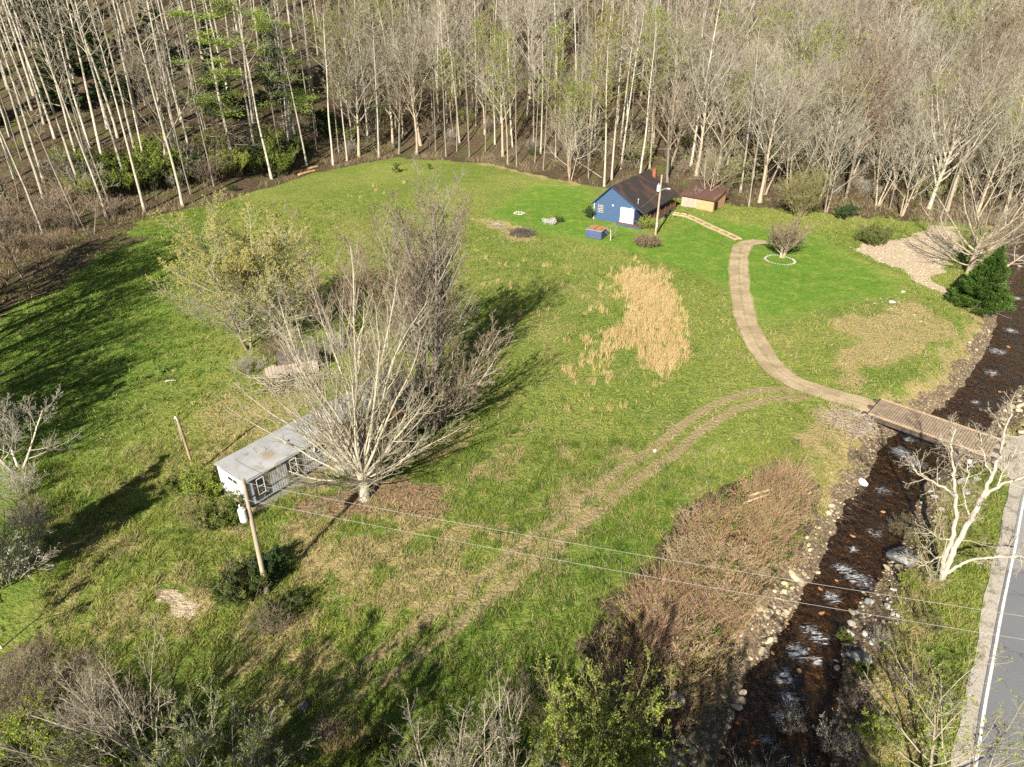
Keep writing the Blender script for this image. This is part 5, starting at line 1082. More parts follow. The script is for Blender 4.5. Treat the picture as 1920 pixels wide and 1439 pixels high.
# brush behind mobile home
for (u, v, s, pr, lab) in ((470,700,.8,sh_brown[1],'grey brush left of the collapsed boards'),(555,690,.9,sh_brown[0],'brown brush around the dark lean-to'),(610,668,1.0,sh_brown[1],'grey brush right of the dark lean-to'),(520,668,1.0,sh_brown[0],'brown brush under the yellow budding trees'),
    (760,760,1.0,sh_brown[1],'grey brush at the far end of the mobile home'),(690,670,1.1,sh_brown[0],'brown brush behind the roof of the mobile home'),(840,770,.9,sh_brown[0],'brown brush between the grey clump and the open meadow'),(735,800,.8,sh_brown[1],'grey brush under the low spreading tree')):
    shrubat(pr, u, v, s, 'brush', lab)
# foreground bottom edge
T = shrub(51, 6.2, 16, .9, .42, n1=9, n2=6, n3=4, r=.055, rmin=.008); fg1 = gp_('fg1', T, None, tw_pale)
T = shrub(52, 5.0, 20, 1.2, .5, n1=8, n2=6, n3=4, leaf=4200, ls=.042, r=.035, rmin=.008); fg2 = gp_('fg2', T, None, tw_grey, lf_yg)
T = shrub(53, 5.5, 30, 1.3, .30, n1=8, n2=6, n3=3, leaf=10000, ls=.042, r=.03, rmin=.008); fg3 = gp_('fg3', T, None, tw_olive, lf_yg)
T = shrub(54, 2.6, 60, 1.3, .7, n1=6, n2=5, n3=3, r=.014, rmin=.007, leaf=1800, ls=.03); fgred = gp_('fgr', T, None, tw_brown, lf_yg)
def low(pr, u, v, z, s, name, lab, **k):
    """shrub whose base stands at the ground below/outside the frame bottom"""
    q = pix(u, v, 0); return place(pr, name, (q[0], q[1], hz(q[0], q[1])), lab, 'shrub', scale=s, **k)
low(fg1, 270, 1445, 0, 1.15, 'bare_shrub', 'pale bare stems fanning up left at the lower left corner', lean=(0, -.45), rotz=0)
low(fg1, 190, 1385, 0, .6, 'bare_shrub', 'smaller grey bare shrub left of the fanning pale stems', lean=(0, -.2), rotz=2)
low(fg2, 420, 1490, 0, 1.1, 'budding_shrub', 'yellow green budding shrub at the lower edge right of the pale stems')
low(fg2, 350, 1455, 0, .55, 'budding_shrub', 'low leafy shrub at the foot of the pale fanning stems')
low(fg1, 830, 1540, 0, 1.0, 'bare_shrub', 'pale bare branches rising from the middle of the lower edge', rotz=1)
low(fg1, 950, 1560, 0, 1.05, 'bare_shrub', 'bare grey branches beside the yellow green tree at the lower edge', rotz=4)
low(fg3, 1085, 1490, 0, 1.25, 'budding_tree', 'tall yellow green budding shrub on the lower edge left of the brown brush')
low(fg3, 1165, 1500, 0, .95, 'budding_tree', 'sparser yellow green shrub right of the tall budding one')
low(fg1, 1440, 1530, 0, .7, 'bare_shrub', 'frosty pale twigs at the lower edge over the creek', rotz=2); low(fg1, 1530, 1540, 0, .7, 'bare_shrub', 'pale twigs beside the frosty ones right of the creek', rotz=5)
T = broad(940, 8.5, .10, stems=3, spread=.35, n1=9, n2=6, n3=4, n4=2, st=.25, ang=42, ratio=.5, rmin=.009, buds=1500, bs=.055)
low(gp_('fgs', T, bk_tan, tw_tan if 'tw_tan' in globals() else tw_pale, lf_yg), 1740, 1500, 0, 1.1, 'budding_tree', 'open tree with sparse yellow leaves in the lower right corner')
for (u, v, s, lab) in ((60,1290,.9,'grey brown bramble thicket at the lower left below the shaded grass'),(140,1330,.9,'grey brown brambles right behind the grey bare shrub'),(10,1350,1.0,'bramble mound at the left end of the lower edge'),(530,1440,.6,'thin red canes at the lower edge'),(1010,1330,.7,'brown brambles left of the tall budding shrub')):
    low(fgred, u, v, 0, s, 'bramble', lab)
for (u, v, s, pr, lab) in ((70,1400,.8,sh_olive[0],'yellow green shrub at the lower left edge'),(185,1430,.75,sh_olive[0],'yellow green shrub under the fanned pale stems'),(320,1400,.6,sh_green[1],'fresh green shrub right of the fanned pale stems'),(700,1420,.6,sh_green[1],'fresh green weeds left of the pale bare branches at the lower edge'),(120,1420,.6,sh_green[1],'leafy green bush at the lower left edge'),(20,1440,.6,sh_green[0],'green bush in the lower left corner'),(250,1440,.55,sh_green[1],'green bush under the pale fanning stems'),(620,1380,.5,sh_brown[0],'brown weeds at the lower edge'),
    (1480,1365,.5,sh_brown[1],'grey weeds on the creek bank in the lower right'),(1600,1330,.5,sh_brown[0],'brown weeds between the creek and the road'),(1612,1262,.35,sh_green[1],'green weeds on the right bank beside the black rocks'),(1700,1100,.35,sh_olive[0],'yellow green weeds left of the trunk of the pale tree'),(1560,1400,.6,sh_brown[1],'grey bush right of the creek mouth at the lower edge'),
    (1650,1210,.4,sh_brown[1],'grey weeds on the dry right bank below the overhead wires'),(1690,1290,.5,sh_brown[0],'brown shrub on the dry right bank above the yellow leaved tree'),(1740,1180,.35,sh_olive[1],'olive weeds in the roadside grass below the pale tree'),(1640,1390,.55,sh_olive[0],'yellow green shrub left of the yellow leaved tree at the lower edge'),(1580,1200,.3,sh_green[1],'small green plant among the grey brown stones'),(1770,1330,.35,sh_brown[1],'low grey weeds next to the road shoulder'),(1695,1000,.5,fgred,'reddish bush on the far bank in front of the pale roadside tree')):
    if s: shrubat(pr, u, v, s, 'shrub', lab)
# tiny saplings in the field
T = broad(950, 3.2, .035, n1=10, n2=5, n3=3, n4=2, st=.2, ratio=.35, rmin=.01, buds=2600, bs=.09)
place(gp_('sap', T, bk_grey, tw_olive, lf_bright), 'sapling', P(745, 325), 'small fresh green sapling alone at the back of the field', 'tree')
place(gp_('sap2', T, bk_grey, tw_olive, lf_bright), 'sapling', P(806, 318), 'tiny green sapling right of the fresh green one', 'tree', scale=.6)
# ================================================================== ROCKS
def rockmesh(seed, name, mat, sub=2, flat=.6, amp=.28):
    import bmesh
    bm = bmesh.new(); bmesh.ops.create_icosphere(bm, subdivisions=sub, radius=1.0); g = np.random.default_rng(seed); n = [unit(g.normal(0, 1, 3)) for _ in range(9)]; dd = g.uniform(.55, .9, 9)
    for v in bm.verts:
        p = np.array(v.co)
        for a, b_ in zip(n, dd):
            q = p@a
            if q > b_: p = p-a*(q-b_)*.92
        p = p*(1+amp*.3*(fbm(p[0]*1.7+seed, p[1]*1.7+p[2], 2)-.5)); v.co = (p[0]*1.1, p[1]*.9, p[2]*flat)
    me = bpy.data.meshes.new(name); bm.to_mesh(me); bm.free(); me.materials.append(mat); return me
st_tan = simple('tan_stone', (.40,.335,.225), (.28,.225,.15), 1.5, .9, objrand=.8, bmp=.03)
st_grey = simple('grey_stone', (.36,.34,.31), (.25,.235,.21), 1.5, .85, objrand=.5, bmp=.03)
st_pale = simple('pale_stone', (.62,.58,.52), (.50,.46,.40), 1.2, .9, objrand=.3, bmp=.03)
st_dark = simple('dark_wet_stone', (.10,.105,.11), (.045,.047,.05), 1.2, .45, c3=(.17,.165,.16), s3=1.6, bmp=.04)
st_orange = simple('rusty_wet_stone', (.34,.17,.07), (.20,.10,.045), 1.5, .6, objrand=.5)
rk_t = [rockmesh(i, 'tan_rock', st_tan) for i in range(4)]; rk_g = [rockmesh(10+i, 'grey_rock', st_grey) for i in range(3)]; rk_o = [rockmesh(20+i, 'rusty_rock', st_orange) for i in range(2)]
def rock(me, p, s, lab, group=None, name='rock', flat=1.0):
    o = link(name, me, loc=p, rot=(random.uniform(-.3,.3), random.uniform(-.3,.3), random.uniform(0, 6.28)), scale=(s*random.uniform(.8,1.3), s*random.uniform(.7,1.1), s*random.uniform(.7,1.0)*flat)); return tag(o, lab, 'rock', group)
def boulder(u, v, s, mat, lab, seed, flat=.7):
    p = P(u, v); o = link('boulder', rockmesh(seed, 'boulder_mesh', mat, 3, flat), loc=p+np.array([0, 0, s*.25]), rot=(0, 0, seed), scale=s); return tag(o, lab, 'boulder')
boulder(1688, 1050, 1.05, st_dark, 'large black and grey boulder at the water edge left of the pale roadside tree', 31)
boulder(1270, 1312, .62, st_pale, 'whitish grey boulder lying in the brown brush', 32)
boulder(1618, 906, .42, st_pale, 'pale rock on the grassy bank at the creek edge below the bridge', 33)
boulder(1612, 1240, .75, st_dark, 'blackish rock on the right bank in the shadow', 34)
boulder(1385, 1315, .4, st_tan, 'flat tan rock in the water at the left bank near the lower edge', 35, .4)
boulder(1228, 847, .22, st_pale, 'small white rock alone in the meadow above the track', 36)
boulder(1672, 568, .38, st_pale, 'white flat rock on the bare patch across the driveway', 37, .45)
boulder(1693, 548, .33, st_tan, 'pale flat rock above the white one on the bare patch', 38, .35)
boulder(1817, 868, .3, st_pale, 'whitish rock at the road end below the bridge', 39)
boulder(570, 1328, .35, st_dark, 'dark rock in the shaded grass near the lower edge', 40)
g = np.random.default_rng(8)
def zone(poly): return PX(poly, -.8)
zones = [(zone([(1540,900),(1600,925),(1580,985),(1540,1060),(1515,1110),(1470,1150),(1450,1130),(1490,1040),(1530,970)]), 34, rk_t, 'tan stone on the left creek bank above the riffles', 'tan stones on the left creek bank', .13, .30),
 (zone([(1490,1060),(1510,1085),(1470,1160),(1455,1200),(1440,1260),(1370,1240),(1360,1190),(1420,1120)]), 60, rk_t, 'tan stone in the broad stony patch on the left creek bank', 'tan stones of the broad stony patch', .14, .34),
 (zone([(1330,1260),(1400,1250),(1400,1300),(1370,1330),(1320,1300)]), 14, rk_t, 'tan stone on the left bank near the tan flat rock', 'tan stones near the flat rock', .14, .3),
 (zone([(1265,1385),(1310,1365),(1300,1439),(1260,1439)]), 12, rk_t, 'tan stone by the creek in the lower middle edge', 'tan stones at the lower edge', .16, .34),
 (zone([(1700,1010),(1770,950),(1790,990),(1740,1050),(1650,1090),(1590,1150),(1600,1110),(1640,1080)]), 36, rk_t, 'pale stone on the right creek bank around the black boulder', 'stones around the black boulder', .13, .32),
 (zone([(1600,1130),(1680,1100),(1700,1160),(1640,1230),(1590,1230),(1570,1260),(1580,1180)]), 36, rk_g, 'grey brown stone on the right creek bank below the overhead wires', 'stones below the wires', .14, .34),
 (zone([(1735,905),(1800,860),(1850,870),(1820,950),(1770,960),(1745,940)]), 30, rk_g, 'grey stone on the right bank just below the bridge', 'grey stones below the bridge', .14, .36),
 (zone([(1870,785),(1920,720),(1960,740),(1960,820),(1890,825),(1850,800)]), 40, rk_t, 'tan riprap stone on the right bank above the bridge', 'riprap above the bridge', .16, .38),
 (zone([(1840,600),(1872,600),(1840,670),(1800,690),(1810,640)]), 18, rk_t, 'pale stone on the bank below the cone shaped evergreen', 'stones below the evergreen', .12, .28),
 (zone([(1895,430),(1940,440),(1940,540),(1910,480)]), 12, rk_t, 'pale stone on the far bank at the right edge', 'stones at the right edge', .2, .4)]
for poly, n, ms, lab, grp, s0, s1 in zones:
    pa = np.array(poly); lo, hi = pa.min(0), pa.max(0); c = 0; tr_ = 0
    while c < n and tr_ < 5000:
        tr_ += 1; x, y = g.uniform(lo, hi)
        if polysd(np.array([x]), np.array([y]), poly)[0] > 0: continue
        z = hz(x, y); 
        if z < WZ-.35: continue
        s = s0*.7+(s1*1.15-s0*.7)*g.random()**2.6; rock(ms[g.integers(len(ms))], (x, y, z+s*.18), s, lab, grp); c += 1
for (u, v, s) in ((1690,982,.24),(1712,1000,.2),(1540,1105,.3),(1570,1090,.24),(1600,1005,.26),(1655,960,.2),(1480,1140,.26),(1475,1170,.22),(1450,1225,.2),(1420,1390,.25),(1350,1420,.25),(1860,705,.3),(1890,650,.3),(1875,735,.25),(1540,1150,.22),(1500,1260,.25)):
    q = pix(u, v, WZ); rock(rk_o[g.integers(2)], (q[0], q[1], WZ-s*.15), s, 'rusty orange stone breaking the creek surface', 'rusty stones in the creek', flat=.7)
# small stones and gravel, too many to count, one mesh each
def pebbles(name, pts, sz, mat, label, seed=1):
    g = np.random.default_rng(seed); n = len(pts); base = np.array([[1,0,0],[.3,.95,0],[-.85,.5,0],[-.8,-.6,0],[.35,-.9,0],[.1,.05,.62]]); F_ = np.array([[0,1,5],[1,2,5],[2,3,5],[3,4,5],[4,0,5]])
    a = g.random(n)*6.28; ca, sa = np.cos(a)[:, None], np.sin(a)[:, None]; s = np.array(sz)[:, None]
    B = base[None]*(1+g.normal(0, .18, (n, 6, 3))); x = (B[..., 0]*ca-B[..., 1]*sa)*s; y = (B[..., 0]*sa+B[..., 1]*ca)*s*.85; z = B[..., 2]*s
    V = np.stack([x, y, z], -1)+np.array(pts)[:, None, :]; Q = (F_[None]+np.arange(n)[:, None, None]*6).reshape(-1, 3)
    tint = np.repeat(g.random(n), 6)
    return tag(link(name, arrmesh(name, V.reshape(-1, 3), Q, mat, attrs={'tint': tint})), label, None, kind='stuff')
def tintm(name, cols, rough=.9, trans=0.0):
    m, nt, b, o = nmat(name); r_ = N(nt, 'ShaderNodeValToRGB'); nt.links.new(attr(nt, 'tint'), r_.inputs[0]); el = r_.color_ramp.elements
    el[0].position = 0; el[0].color = (*cols[0], 1); el[1].position = 1; el[1].color = (*cols[-1], 1)
    for i in range(1, len(cols)-1): el.new(i/(len(cols)-1)).color = (*cols[i], 1)
    nt.links.new(r_.outputs[0], b.inputs['Base Color']); b.inputs['Roughness'].default_value = rough; b.inputs['Specular IOR Level'].default_value = .1
    if trans:
        t_ = N(nt, 'ShaderNodeBsdfTranslucent'); nt.links.new(r_.outputs[0], t_.inputs[0]); mx = N(nt, 'ShaderNodeMixShader'); mx.inputs[0].default_value = trans
        nt.links.new(b.outputs[0], mx.inputs[1]); nt.links.new(t_.outputs[0], mx.inputs[2]); nt.links.new(mx.outputs[0], o.inputs[0])
    return m
xx = g.uniform(0, 95, 260000); yy = g.uniform(8, 120, 260000); cd = polysd(xx, yy, creek_poly); pr_ = np.where(cd < 0, .45, sstep(2.6, .2, cd+2*(fbm(xx/1.5, yy/1.5, 3)-.5)))
ok = (cd > -9) & (cd < 3.5) & (g.random(len(xx)) < pr_*np.clip(45/yy, .15, 1)); xx, yy = xx[ok], yy[ok]; zz = hgt(xx, yy)
pebbles('creek_gravel', np.column_stack([xx, yy, zz-.01]), .04+.13*g.random(len(xx))**3, tintm('gravel_stones', [(.08,.06,.045),(.17,.13,.085),(.34,.28,.19),(.20,.185,.16)]), 'small stones and gravel along the creek')
sb = np.array(sandbar); lo, hi = sb.min(0), sb.max(0); q = g.uniform(lo, hi, (5000, 2)); q = q[polysd(q[:, 0], q[:, 1], sandbar) < .5]
q2 = pix(1680, 578)+g.normal(0, 1.6, (160, 2)); q2[:, 0] = q2[:, 0]; q = np.vstack([q, q2]); pebbles('sandbar_gravel', np.column_stack([q, hgt(q[:, 0], q[:, 1])]), .03+.12*g.random(len(q))**4, tintm('pale_gravel', [(.36,.28,.20),(.52,.44,.33),(.26,.21,.16)]), 'loose pale stones on the sand bar', 3)
# stone ring, fire ring
pc_ = P(1461, 487); 
for k in range(40):
    a = 6.283*k/40; rr = 2.05+g.normal(0, .05); p = (pc_[0]+rr*math.cos(a)*1.0, pc_[1]+rr*math.sin(a)-.3); o = link('ring_stone', rk_g[k % 3], loc=(p[0], p[1], hz(*p)+.06), rot=(0,0,a), scale=(.2,.15,.12)); tag(o, 'whitewashed stone in the ring round the forked bare tree', 'stone', 'stones ringing the bare tree'); o.data = rk_g[k % 3]
rw_ = simple('whitewash', (.33,.31,.27), (.24,.22,.19), 3, .85)
rwm = [rockmesh(60+i, 'white_rock', rw_, 1) for i in range(2)]
for o in COL.objects:
    if o.name.startswith('ring_stone'): o.data = rwm[hash(o.name) % 2 if False else (len(o.name) % 2)]
fr = P(974, 401)
for k in range(11):
    a = 6.283*k/11; p = (fr[0]+.8*math.cos(a), fr[1]+.8*math.sin(a)); tag(link('fire_ring_stone', rk_g[k % 3], loc=(*p, hz(*p)+.08), rot=(0,0,a*2), scale=.26), 'grey stone of the small fire ring on the mown lawn', 'stone', 'fire ring stones')
# ash / brush piles
def pile(name, u, v, rad, h, n, mat, lab, ln=1.2, seed=0, w=.03, cat='brush pile', flat=.4):
    g = np.random.default_rng(seed); c = P(u, v); S = []
    for k in range(n):
        a = g.random()*6.283; q = rad*math.sqrt(g.random()); z = h*(1-(q/rad)**2)*g.random(); t = g.random()*6.283
        S.append(((q*math.cos(a), q*math.sin(a), z), (math.cos(t), math.sin(t), flat*g.normal()), ln*(.4+g.random()), w))
    T = gen_tree(seed, [L(segs=4, wig=.15, up=-.1, sides=4, taper=.4, flare=0), L(n=3, start=.3, ratio=.4, ang=40, segs=2)], S, rmin=.015, trunk_levels=0)
    o = link(name, arrmesh(name, *T['crown'], mat), loc=c); return tag(o, lab, cat)
tw_dark = simple('charred_twigs', (.06,.05,.045), (.11,.09,.075), 2, .95)
pile('brush_pile', 978, 440, 1.9, 1.1, 420, tw_dark, 'dark heap of burnt brush on a straw patch left of the navy bin', 1.0, 1)
pile('brush_pile', 935, 425, 1.3, .3, 90, tw_grey, 'low grey twig heap above left of the burnt brush', .9, 2)
pile('brush_pile', 1588, 792, 2.5, .35, 300, simple('bleached_sticks', (.36,.30,.25), (.24,.19,.155), 2, .95), 'grey tangle of driftwood sticks at the left end of the bridge', 1.3, 3, .022, flat=.10)
pile('root_ball', 1067, 337, 1.25, 1.6, 420, simple('earthy_roots', (.16,.09,.055), (.10,.06,.04), 2, .95), 'brown upturned root ball at the lawn edge', .9, 4, .04, 'root ball')
pile('brush_pile', 925, 300, 1.5, 1.0, 200, tw_brown, 'brown stump and roots under the back tree line', 1.2, 5, .05)
pile('brush_pile', 545, 712, 2.6, .6, 220, tw_pale, 'pale collapsed sticks and boards behind the mobile home', 2.4, 6, .045, flat=.15)
# logs
def log(u0, v0, u1, v1, r, mat, lab, name='log', z=.15):
    a = P(u0, v0); b_ = P(u1, v1); m = MB(); m.tube([(0,0,z), tuple((b_-a)/2+(0,0,z+.05)), tuple(b_-a+(0,0,z))], [r, r*.92, r*.8], 8); o = m.build(name, mat); o.location = tuple(a); return tag(o, lab, 'log')
logm = simple('cut_log', (.45,.29,.14), (.30,.18,.09), 2, .9); glog = simple('grey_log', (.46,.41,.34), (.33,.29,.24), 2, .9)
for i, (a, b_, c, d) in enumerate(((547,326,572,321),(560,330,590,322),(575,320,596,314))): log(a, b_, c, d, .32, logm, ['orange brown cut log nearest the brush at the left field corner','orange brown cut log lying lowest at the left field corner','orange brown cut log furthest right at the left field corner'][i])
log(462, 268, 562, 283, .07, glog, 'pale fallen branch right of the white pine'); log(455, 285, 515, 312, .06, glog, 'pale fallen branch reaching toward the cut logs')
log(1400, 948, 1445, 935, .10, palewood, 'pale pole lying in the brown brush', z=.9); log(1390, 962, 1440, 944, .09, palewood, 'second pale pole in the brown brush below the first', z=.9); log(1503, 945, 1530, 932, .10, glog, 'grey log end at the creek side of the brown brush', z=.7)
log(1608, 392, 1648, 373, .22, simple('dark_log', (.09,.075,.06), (.05,.04,.035), 2), 'dark fallen trunk under the leaning grey tree'); log(1075, 300, 1128, 335, .07, glog, 'pale fallen trunk behind the root ball')
for k_ in range(9):
    u_ = g.uniform(150, 1750); v_ = np.interp(u_, [0,400,600,740,900,1130,1240,1360,1560,1760,1900], [300,260,270,262,275,300,285,330,350,370,380])-g.uniform(0, 40); a_ = g.uniform(0, 6.28)
    log(u_, v_, u_+g.uniform(25, 60)*(1 if k_ % 2 else -1), v_-g.uniform(-3, 7), g.uniform(.08, .14), bk_grey, 'fallen trunk lying on the forest floor'); COL.objects[-1]['group'] = 'fallen trunks on the forest floor'
log(310, 718, 330, 716, .06, glog, 'short pale stick on the shaded grass'); 
# collapsed fence behind mobile home
a = P(500, 712); cf = root('lean_to', a, 'grey boarded lean-to with a dark opening under the brush behind the mobile home', 'lean-to', .35); m = MB()
for k in range(16): m.box(k*.32, 0, 0, k*.32+.29, .05, 1.25+.1*(k % 3))
m.build('wall', greywall, cf); m = MB(); m.box(1.5,.06,0,5.1,2.2,1.1); m.build('interior', dark, cf); m = MB(); m.add([(1.3,-.1,1.45),(5.3,-.1,1.45),(5.3,2.4,1.7),(1.3,2.4,1.7),(1.3,-.1,1.38),(5.3,-.1,1.38),(5.3,2.4,1.63),(1.3,2.4,1.63)],[(0,1,2,3),(7,6,5,4),(0,4,5,1),(1,5,6,2),(2,6,7,3),(3,7,4,0)]); m.build('roof', tw_dark, cf)  # solid near-black block paints the shade inside the lean-to
# ================================================================== GRASSES AND BRUSH (stuff)
def inpoly(poly, n, g, pad=0):
    pa = np.array(poly); lo, hi = pa.min(0)-pad, pa.max(0)+pad; q = g.uniform(lo, hi, (n, 2)); return q
def ribmesh(name, q, h, lean, w, mat, label, g, tint, segs=2, droop=0.0):
    base = np.column_stack([q, hgt(q[:, 0], q[:, 1])-.03]); V, Q, k, tt = ribbons(base, h, lean, w, g, segs, droop)
    return tag(link(name, arrmesh(name, V, Q, mat, attrs={'tint': np.repeat(tint, k)})), label, None, kind='stuff')
g = np.random.default_rng(9)
# golden tall grass
gold = PX([(1170,508),(1215,505),(1262,540),(1278,585),(1275,620),(1300,655),(1285,690),(1240,712),(1205,690),(1185,655),(1135,660),(1125,640),(1165,610),(1180,575),(1160,540)])
goldS = PX([(1075,505),(1240,500),(1290,560),(1300,680),(1240,725),(1150,760),(1060,790),(1055,640),(1120,560)])
cl1 = inpoly(gold, 2900, g); d1 = polysd(cl1[:, 0], cl1[:, 1], gold); cl1 = cl1[(d1+2.2*(fbm(cl1[:, 0]/1.5, cl1[:, 1]/1.5, 3)-.5) < .3) & (g.random(len(cl1)) < .9*sstep(1, -2, d1)+.15)]
cl2 = inpoly(goldS, 2400, g); d2 = polysd(cl2[:, 0], cl2[:, 1], goldS); n2 = fbm(cl2[:, 0]/3, cl2[:, 1]/3, 3); cl2 = cl2[(d2 < 0) & (n2 > .52)]
cl2 = cl2[g.random(len(cl2)) < .55]
cl3 = np.array([pix(u+g.normal(0, 2), v+g.normal(0, 1)) for u, v in ((912,485),(945,497),(968,497),(985,490),(1020,502),(1028,500),(1068,505),(905,533),(918,535),(935,530),(957,540),(1052,540),(1090,560),(1188,490),(1198,493),(1195,488),(972,590),(1012,590),(1030,583),(1070,700),(1068,640),(1100,745),(1082,720),(1135,720),(1110,770),(1065,770),(700,350),(705,358),(720,365),(760,345),(1140,770),(1168,765),(660,370),(675,372),(1095,640),(1100,635))])
cc = np.vstack([cl1, cl2, cl3, cl3+g.normal(0, .25, cl3.shape)]); nb = 17; q = np.repeat(cc, nb, 0)+g.normal(0, .13, (len(cc)*nb, 2))
ribmesh('golden_grass', q, (np.repeat(.35+.55*g.random(len(cc)), nb))*(.6+.5*g.random(len(q))), .30, np.full(len(q), .035), tintm('golden_stems', [(.36,.25,.11),(.50,.37,.18),(.58,.46,.26)], trans=.25), 'patch of tall golden dry grass clumps in the meadow', g, np.clip(.5+.3*(fbm(q[:, 0]/2, q[:, 1]/2, 2)-.5)+g.normal(0, .25, len(q)), 0, 1))
c4 = np.array([pix(680, 1395)+g.normal(0, .45, 2) for _ in range(26)]+[pix(640, 1400)+g.normal(0, .4, 2) for _ in range(12)]); q = np.repeat(c4, 14, 0)+g.normal(0, .1, (len(c4)*14, 2)); ribmesh('golden_grass', q, .5+.5*g.random(len(q)), .35, np.full(len(q), .025), bpy.data.materials['golden_stems'], 'small golden grass tuft near the lower edge', g, g.random(len(q)))
# reddish brown stems along the creek
def brush(name, poly, n, h0, h1, w, cols, label, lean=.45, edge=1.0, dens_=1.0, scale=2.0):
    q = inpoly(poly, n, g); d_ = polysd(q[:, 0], q[:, 1], poly)+.9+edge*2*(fbm(q[:, 0]/1.8, q[:, 1]/1.8, 3)-.5)*2; hh = fbm(q[:, 0]/scale, q[:, 1]/scale, 3)
    ok = (d_ < 0) & (g.random(len(q)) < dens_*sstep(.34, .56, hh)); q, hh = q[ok], hh[ok]; zz = hgt(q[:, 0], q[:, 1]); ok = zz > WZ; q, hh = q[ok], hh[ok]
    h = (h0+(h1-h0)*sstep(.3, .7, hh))*(.5+.8*g.random(len(q)))
    return ribmesh(name, q, h, lean, np.full(len(q), w), tintm(name+'_stems', cols), label, g, np.clip(fbm(q[:, 0]/1.1, q[:, 1]/1.1, 2)*.7+.3*g.random(len(q)), 0, 1), 2, .15)
redb = [(.09,.055,.035),(.19,.115,.075),(.32,.205,.135),(.25,.20,.09),(.42,.31,.20)]
brush('dry_knotweed', brush_poly, 70000, .4, 1.9, .026, redb, 'thicket of reddish brown dead stems along the left creek bank', .7)
bushes = [(gp_('tanbush', shrub(62, 1.3, 30, .6, .9, n1=7, n2=5, n3=3, leaf=300, ls=.035, r=.014, rmin=.008), None, simple('tan_canes', (.36,.27,.18), (.25,.18,.12), .5, .9, objrand=.5), lf_yg), 'tan leafless shrub in the brown thicket on the left creek bank', 'tan shrubs of the creek bank thicket'),
 (gp_('greenish', shrub(63, 1.1, 20, .6, .9, n1=6, n2=5, n3=3, leaf=2600, ls=.045, r=.014, rmin=.008), None, tw_brown, lf_bright), 'small leafing green shrub in the brown thicket on the left creek bank', 'green shrubs of the creek bank thicket')]
fr_b = gp_('redbush', shrub(61, 1.5, 26, .7, .8, n1=7, n2=5, n3=3, leaf=500, ls=.04, r=.016, rmin=.008), None, simple('russet_twigs', (.34,.20,.135), (.20,.115,.078), .5, .9, objrand=.5), lf_yg)
pa_ = np.array(brush_poly); lo_, hi_ = pa_.min(0), pa_.max(0); kk = 0
while kk < 120:
    x_, y_ = g.uniform(lo_, hi_)
    if polysd(np.array([x_]), np.array([y_]), brush_poly)[0] > -1.3: continue
    q_ = g.random(); b3 = (fr_b, 'russet leafless shrub in the brown thicket on the left creek bank', 'russet shrubs of the creek bank thicket') if q_ < .45 else (bushes[0] if q_ < .83 else bushes[1])
    place(b3[0], 'dry_shrub' if q_ < .83 else 'green_shrub', (x_, y_, hz(x_, y_)), b3[1], 'shrub', b3[2], scale=g.uniform(.5, 1.35)); kk += 1
brush('bramble_thicket', brambles, 26000, .3, .9, .014, [(.10,.075,.05),(.21,.165,.115),(.30,.25,.18),(.14,.17,.05)], 'grey brown bramble thicket in the lower left', 1.0)
brush('left_thicket', brush_left, 30000, .5, 1.6, .05, [(.13,.085,.055),(.24,.17,.11),(.33,.25,.17)], 'brown thicket at the left edge of the field', .6)
# understory brush at the foot of the woods
q = np.column_stack([g.uniform(-130, 120, 90000), g.random(90000)]); s_ = q[:, 1]**1.3*45-1.5; y_ = yt(q[:, 0])+s_; q = np.column_stack([q[:, 0], y_]); nn = fbm(q[:, 0]/6, q[:, 1]/6, 3)
ok = (g.random(len(q)) < sstep(.40, .62, nn)*.7) & ~((q[:, 0] > 10) & (q[:, 0] < 42) & (q[:, 1] < 134)); q = q[ok]
ribmesh('undergrowth', q, .3+1.1*g.random(len(q)), .6, np.full(len(q), .05), tintm('undergrowth_stems', [(.10,.075,.05),(.21,.15,.095),(.29,.22,.14),(.13,.14,.05)]), 'low twiggy undergrowth on the forest floor', g, g.random(len(q)), 2, .1)
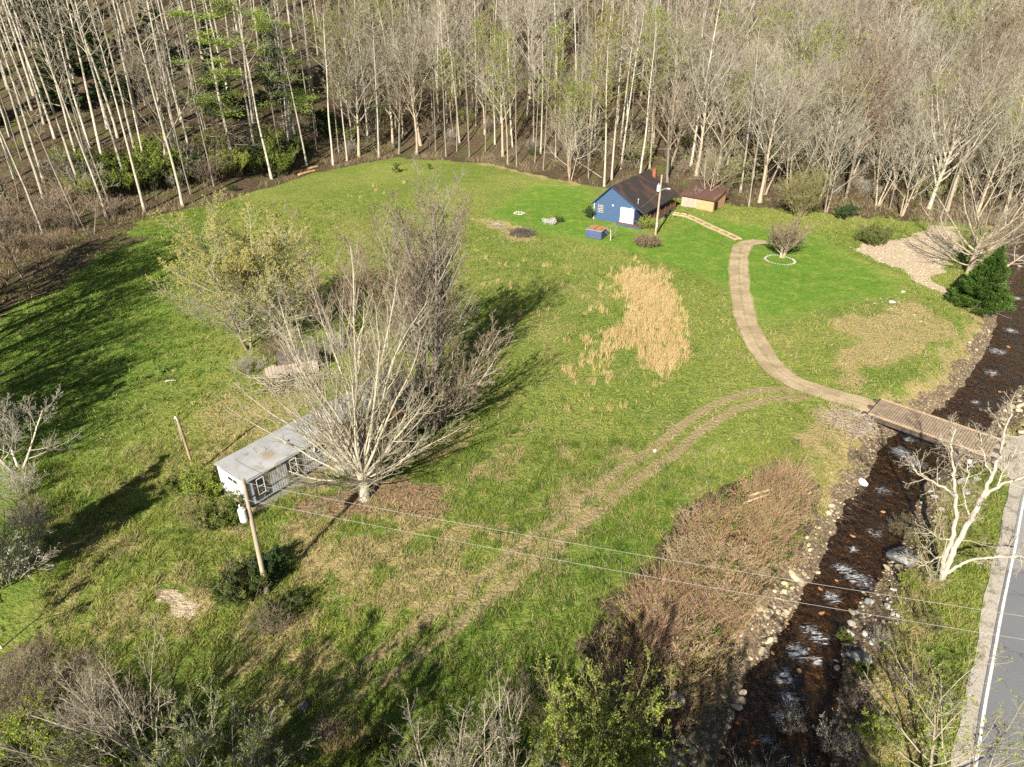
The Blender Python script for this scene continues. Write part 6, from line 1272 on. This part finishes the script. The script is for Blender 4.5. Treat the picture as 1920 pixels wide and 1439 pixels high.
# meadow grass tufts
def tufts(name, x0, x1, y0, y1, n, h, w, nb, label, seed):
    g = np.random.default_rng(seed); x = g.uniform(x0, x1, n); y = g.uniform(y0, y1, n)
    vis = np.abs(x) < .80*np.hypot(y, 14)+3; x, y = x[vis], y[vis]; M, cd = masks(x, y)
    cl_ = fbm(x/.55, y/.55, 3); pr_ = (1-M['dirt'])*(1-.8*M['rut'])*(1-M['sand'])*(1-M['rock'])*(1-.85*M['litter'])*sstep(.36, .56, cl_)
    road = sstep(-.6, .2, SG*np.sign(0)+linesd(x, y, [tuple(p) for p in EP[::3]])-.6)
    # keep off the asphalt side
    i_ = np.argmin((x[:, None]-EP[None, ::4, 0])**2+(y[:, None]-EP[None, ::4, 1])**2, axis=1) if len(x) < 400000 else None
    Pn = EP[::4]; dn = np.gradient(Pn, axis=0); nn_ = np.stack([-dn[:, 1], dn[:, 0]], 1); nn_ /= np.linalg.norm(nn_, axis=1)[:, None]
    side = ((np.column_stack([x, y])-Pn[i_])*nn_[i_]).sum(1)*SG
    ok = (g.random(len(x)) < pr_) & (side < -.9)
    ok &= ~((x > -23) & (x < -17) & (y > 38) & (y < 53) & ((x+21.95)*.8-(y-40.96)*.6 > 0) & ((x+21.95)*.8-(y-40.96)*.6 < 3.66))
    x, y = x[ok], y[ok]; dry = M['dry'][ok]; lush = M['lush'][ok]; mown = M['mown'][ok]; lt = M['litter'][ok]
    isdry = g.random(len(x)) < np.clip(dry*.60+.25*lt+.07, 0, .85)
    big = fbm(x/14+30, y/14, 3); t = np.where(isdry, .80+.2*g.random(len(x)), np.clip(.40+.5*(big-.5)-.20*lush+g.normal(0, .10, len(x))-.22*sstep(.56, .68, fbm(x/1.1+5, y/1.1, 3)), 0, .66))
    hh = h*(.5+.9*g.random(len(x)))*(1-.7*mown)*np.interp(lush-mown, [0, 1], [1, 1.25])
    q = np.repeat(np.column_stack([x, y]), nb, 0)+g.normal(0, w*2.2, (len(x)*nb, 2)); T_ = np.clip(np.repeat(t, nb)+g.normal(0, .03, len(q)), 0, 1)
    return ribmesh(name, q, np.repeat(hh, nb)*(.6+.6*g.random(len(q))), .9, np.full(len(q), w), gmat, label, g, T_, 1)
gmat = tintm('grass_blades', [(.055,.100,.017),(.115,.178,.028),(.198,.238,.047),(.28,.285,.07),(.29,.24,.12),(.38,.31,.17)], trans=.3)
tufts('meadow_grass', -45, 45, 14, 48, 150000, .33, .036, 5, 'clumpy green and straw meadow grass in the near field', 5)
tufts('far_meadow_grass', -90, 75, 48, 125, 110000, .28, .075, 4, 'meadow grass in the far field', 6)
bpy.context.view_layer.update()
